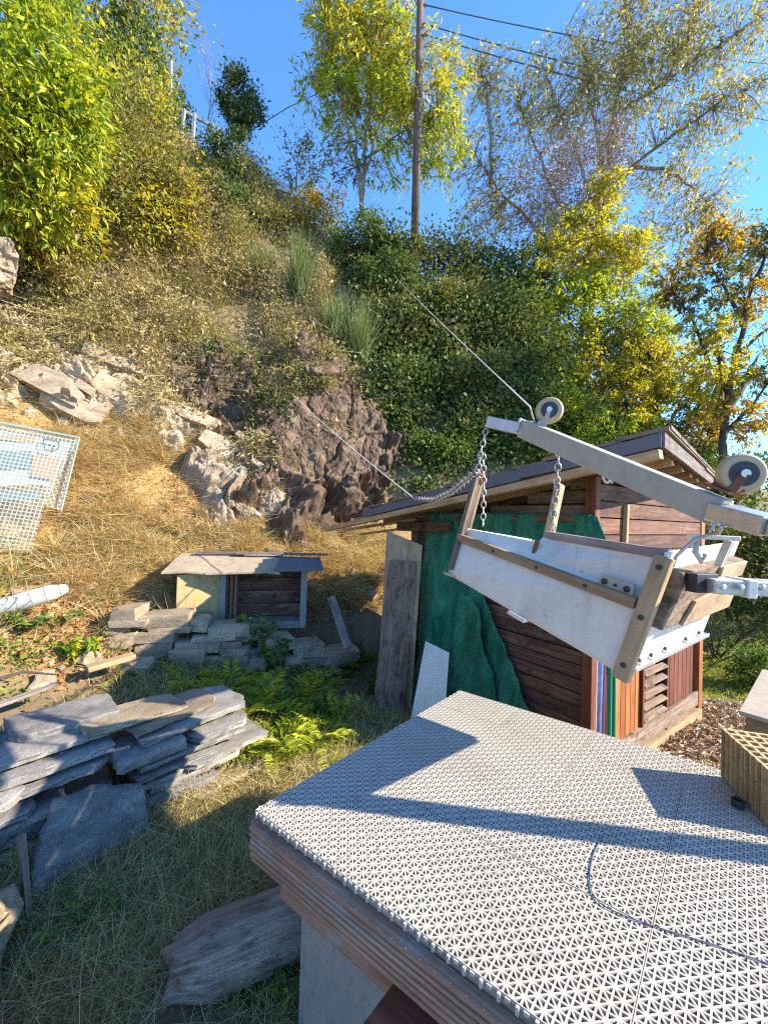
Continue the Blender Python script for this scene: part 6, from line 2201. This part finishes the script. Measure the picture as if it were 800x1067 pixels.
bl5 = [(a_, b_, int(c_ * 1.5)) for a_, b_, c_ in bl5]
tree('oak_tree', 'dark stemmed tree with gold and olive leaves at the right edge', tr5, bl5, LM['gold'], M['bark'], .085, .5, twigs=90, seed=25, trunk_r=.085, tw_r=.008,
     blob_mats=[LM['gold'], LM['olive'], LM['olive'], LM['gold'], LM['yellow'], LM['olive'], LM['yellow'], LM['gold'], LM['gold']])
# second trunk behind hut (thick, ivy dark)
tr6 = [[P(735, 520, 9.2), P(742, 470, 9.2), P(752, 420, 9.2), P(750, 370, 9.2)], [P(748, 440, 9.2), P(775, 400, 9.2), P(790, 370, 9.2)]]
bl6 = [px_blob(728, 440, 9.2, 34, 30, 900), px_blob(715, 480, 9.1, 40, 28, 1200)]
tree('leaning_tree', 'thick dark trunk leaning behind the castor wheel', tr6, bl6, LM['olive'], M['bark'], .09, .5, twigs=50, seed=26, trunk_r=.22)

# ================================================================== POLE, WIRES, RAILING
pole = thing('utility_pole', 'tall wooden utility pole on the crest', 'pole', P(431, 275, 12.2))
MB().tube([P(431, 285, 10.5), P(436, 90, 10.35), P(441, -120, 10.2)], [.11, .10, .09], 12).build('pole_shaft', M['brown_grey_wood'], pole, smooth=True)
for py in (5, 25, 36):
    MB().lathe(P(443, py, 10.25), (1, 0, 0), [(-.05, .03), (0, .045), (.06, .03)], 10).build('insulator', M['cement'], pole)
WG = 'power lines crossing the sky'
for i, (a, b, lab) in enumerate([((442, 5), (840, 70), 'highest power line leaving the pole top'), ((442, 25), (840, 114), 'middle power line of the three leaving the pole'), ((442, 36), (840, 132), 'lowest power line of the three leaving the pole')]):
    p, q = P(*a, 12.0), P(*b, 15)
    qs = [p.lerp(q, t / 20) - Vector((0, 0, .5 * 4 * (t / 20) * (1 - t / 20) * .5)) for t in range(21)]
    tag(MB().tube(qs, .018, 5).build('power_line', M['wire'], smooth=True, origin=p), lab, 'power line', WG)
tag(MB().tube([P(440, 32, 12.1), P(380, 75, 12.3), P(300, 112, 12.5), P(240, 150, 12.4)], .014, 5).build('power_line', M['wire'], smooth=True, origin=P(300, 112, 12.5)), 'thin cable sloping down left behind the slender tree', 'power line', WG)
rail = thing('railing', 'grey metal railing at the top of the hillside', 'railing', P(200, 152, 10.9))
RD = 10.3
for (a, b) in (((176, 108), (228, 134)), ((176, 130), (200, 146))):
    MB().bar(P(*a, RD), P(*b, RD + .2), .06, .08).build('rail', M['galv'], rail, bevel=.005)
for (a, b) in (((203, 118), (200, 165)), ((192, 114), (190, 150)), ((178, 62), (178, 112)), ((228, 134), (227, 160))):
    MB().bar(P(*a, RD), P(*b, RD), .07, .07, up=(0, 1, 0)).build('post', M['galv'], rail, bevel=.005)
rail2 = thing('railing', 'short piece of grey railing half hidden by the dull green bush', 'railing', P(305, 205, 11.6))
MB().bar(P(288, 195, 11.6), P(322, 208, 11.7), .06, .10).build('rail', M['galv'], rail2, bevel=.005)
MB().bar(P(305, 200, 11.6), P(304, 225, 11.6), .07, .07, up=(0, 1, 0)).build('post', M['galv'], rail2, bevel=.005)

# ================================================================== LIGHT, SKY, CAMERA
S = Vector((.857, -.121, .5)).normalized()
el = math.asin(S.z)
w = bpy.data.worlds.new('World'); SC.world = w
w.use_nodes = True
nt = w.node_tree
nt.nodes.clear()
sky = nt.nodes.new('ShaderNodeTexSky')
sky.sky_type = 'NISHITA'
sky.sun_disc = False
sky.sun_elevation = el
sky.sun_rotation = math.atan2(S.x, S.y)
sky.altitude = 2200
sky.air_density = 1.0
sky.dust_density = .1
sky.ozone_density = 5.0
bg = nt.nodes.new('ShaderNodeBackground'); bg.inputs[1].default_value = .15
wo = nt.nodes.new('ShaderNodeOutputWorld')
tint = mixc(nt, 1.0, sky.outputs[0], (.62, .87, 1.06), 'MULTIPLY'); nt.links.new(tint, bg.inputs[0]); nt.links.new(bg.outputs[0], wo.inputs[0])
sl_ = bpy.data.lights.new('sun', 'SUN'); sl_.energy = 3.7; sl_.angle = math.radians(.53); sl_.color = (1, .89, .73)
so = bpy.data.objects.new('sun', sl_); C.objects.link(so)
so.rotation_euler = (-S).to_track_quat('-Z', 'Y').to_euler()

cam = bpy.data.cameras.new('camera')
cam.sensor_fit = 'VERTICAL'; cam.sensor_height = 36; cam.lens = FPX / 1067 * 36
cam.clip_start = .05; cam.clip_end = 2000
co = bpy.data.objects.new('camera', cam); C.objects.link(co)
back = -FWD
Mx = Matrix((CR, CU, back)).transposed().to_4x4()
Mx.translation = Vector((0, 0, CAMZ))
co.matrix_world = Mx
SC.camera = co
SC.render.engine = 'CYCLES'
SC.cycles.use_denoising = False
SC.cycles.use_adaptive_sampling = False
SC.cycles.filter_width = 1.2
SC.cycles.max_bounces = 8
SC.cycles.diffuse_bounces = 5
SC.cycles.transparent_max_bounces = 8
SC.view_settings.view_transform = 'Standard'
SC.view_settings.look = 'None'
SC.view_settings.exposure = 2.03
SC.view_settings.gamma = 1
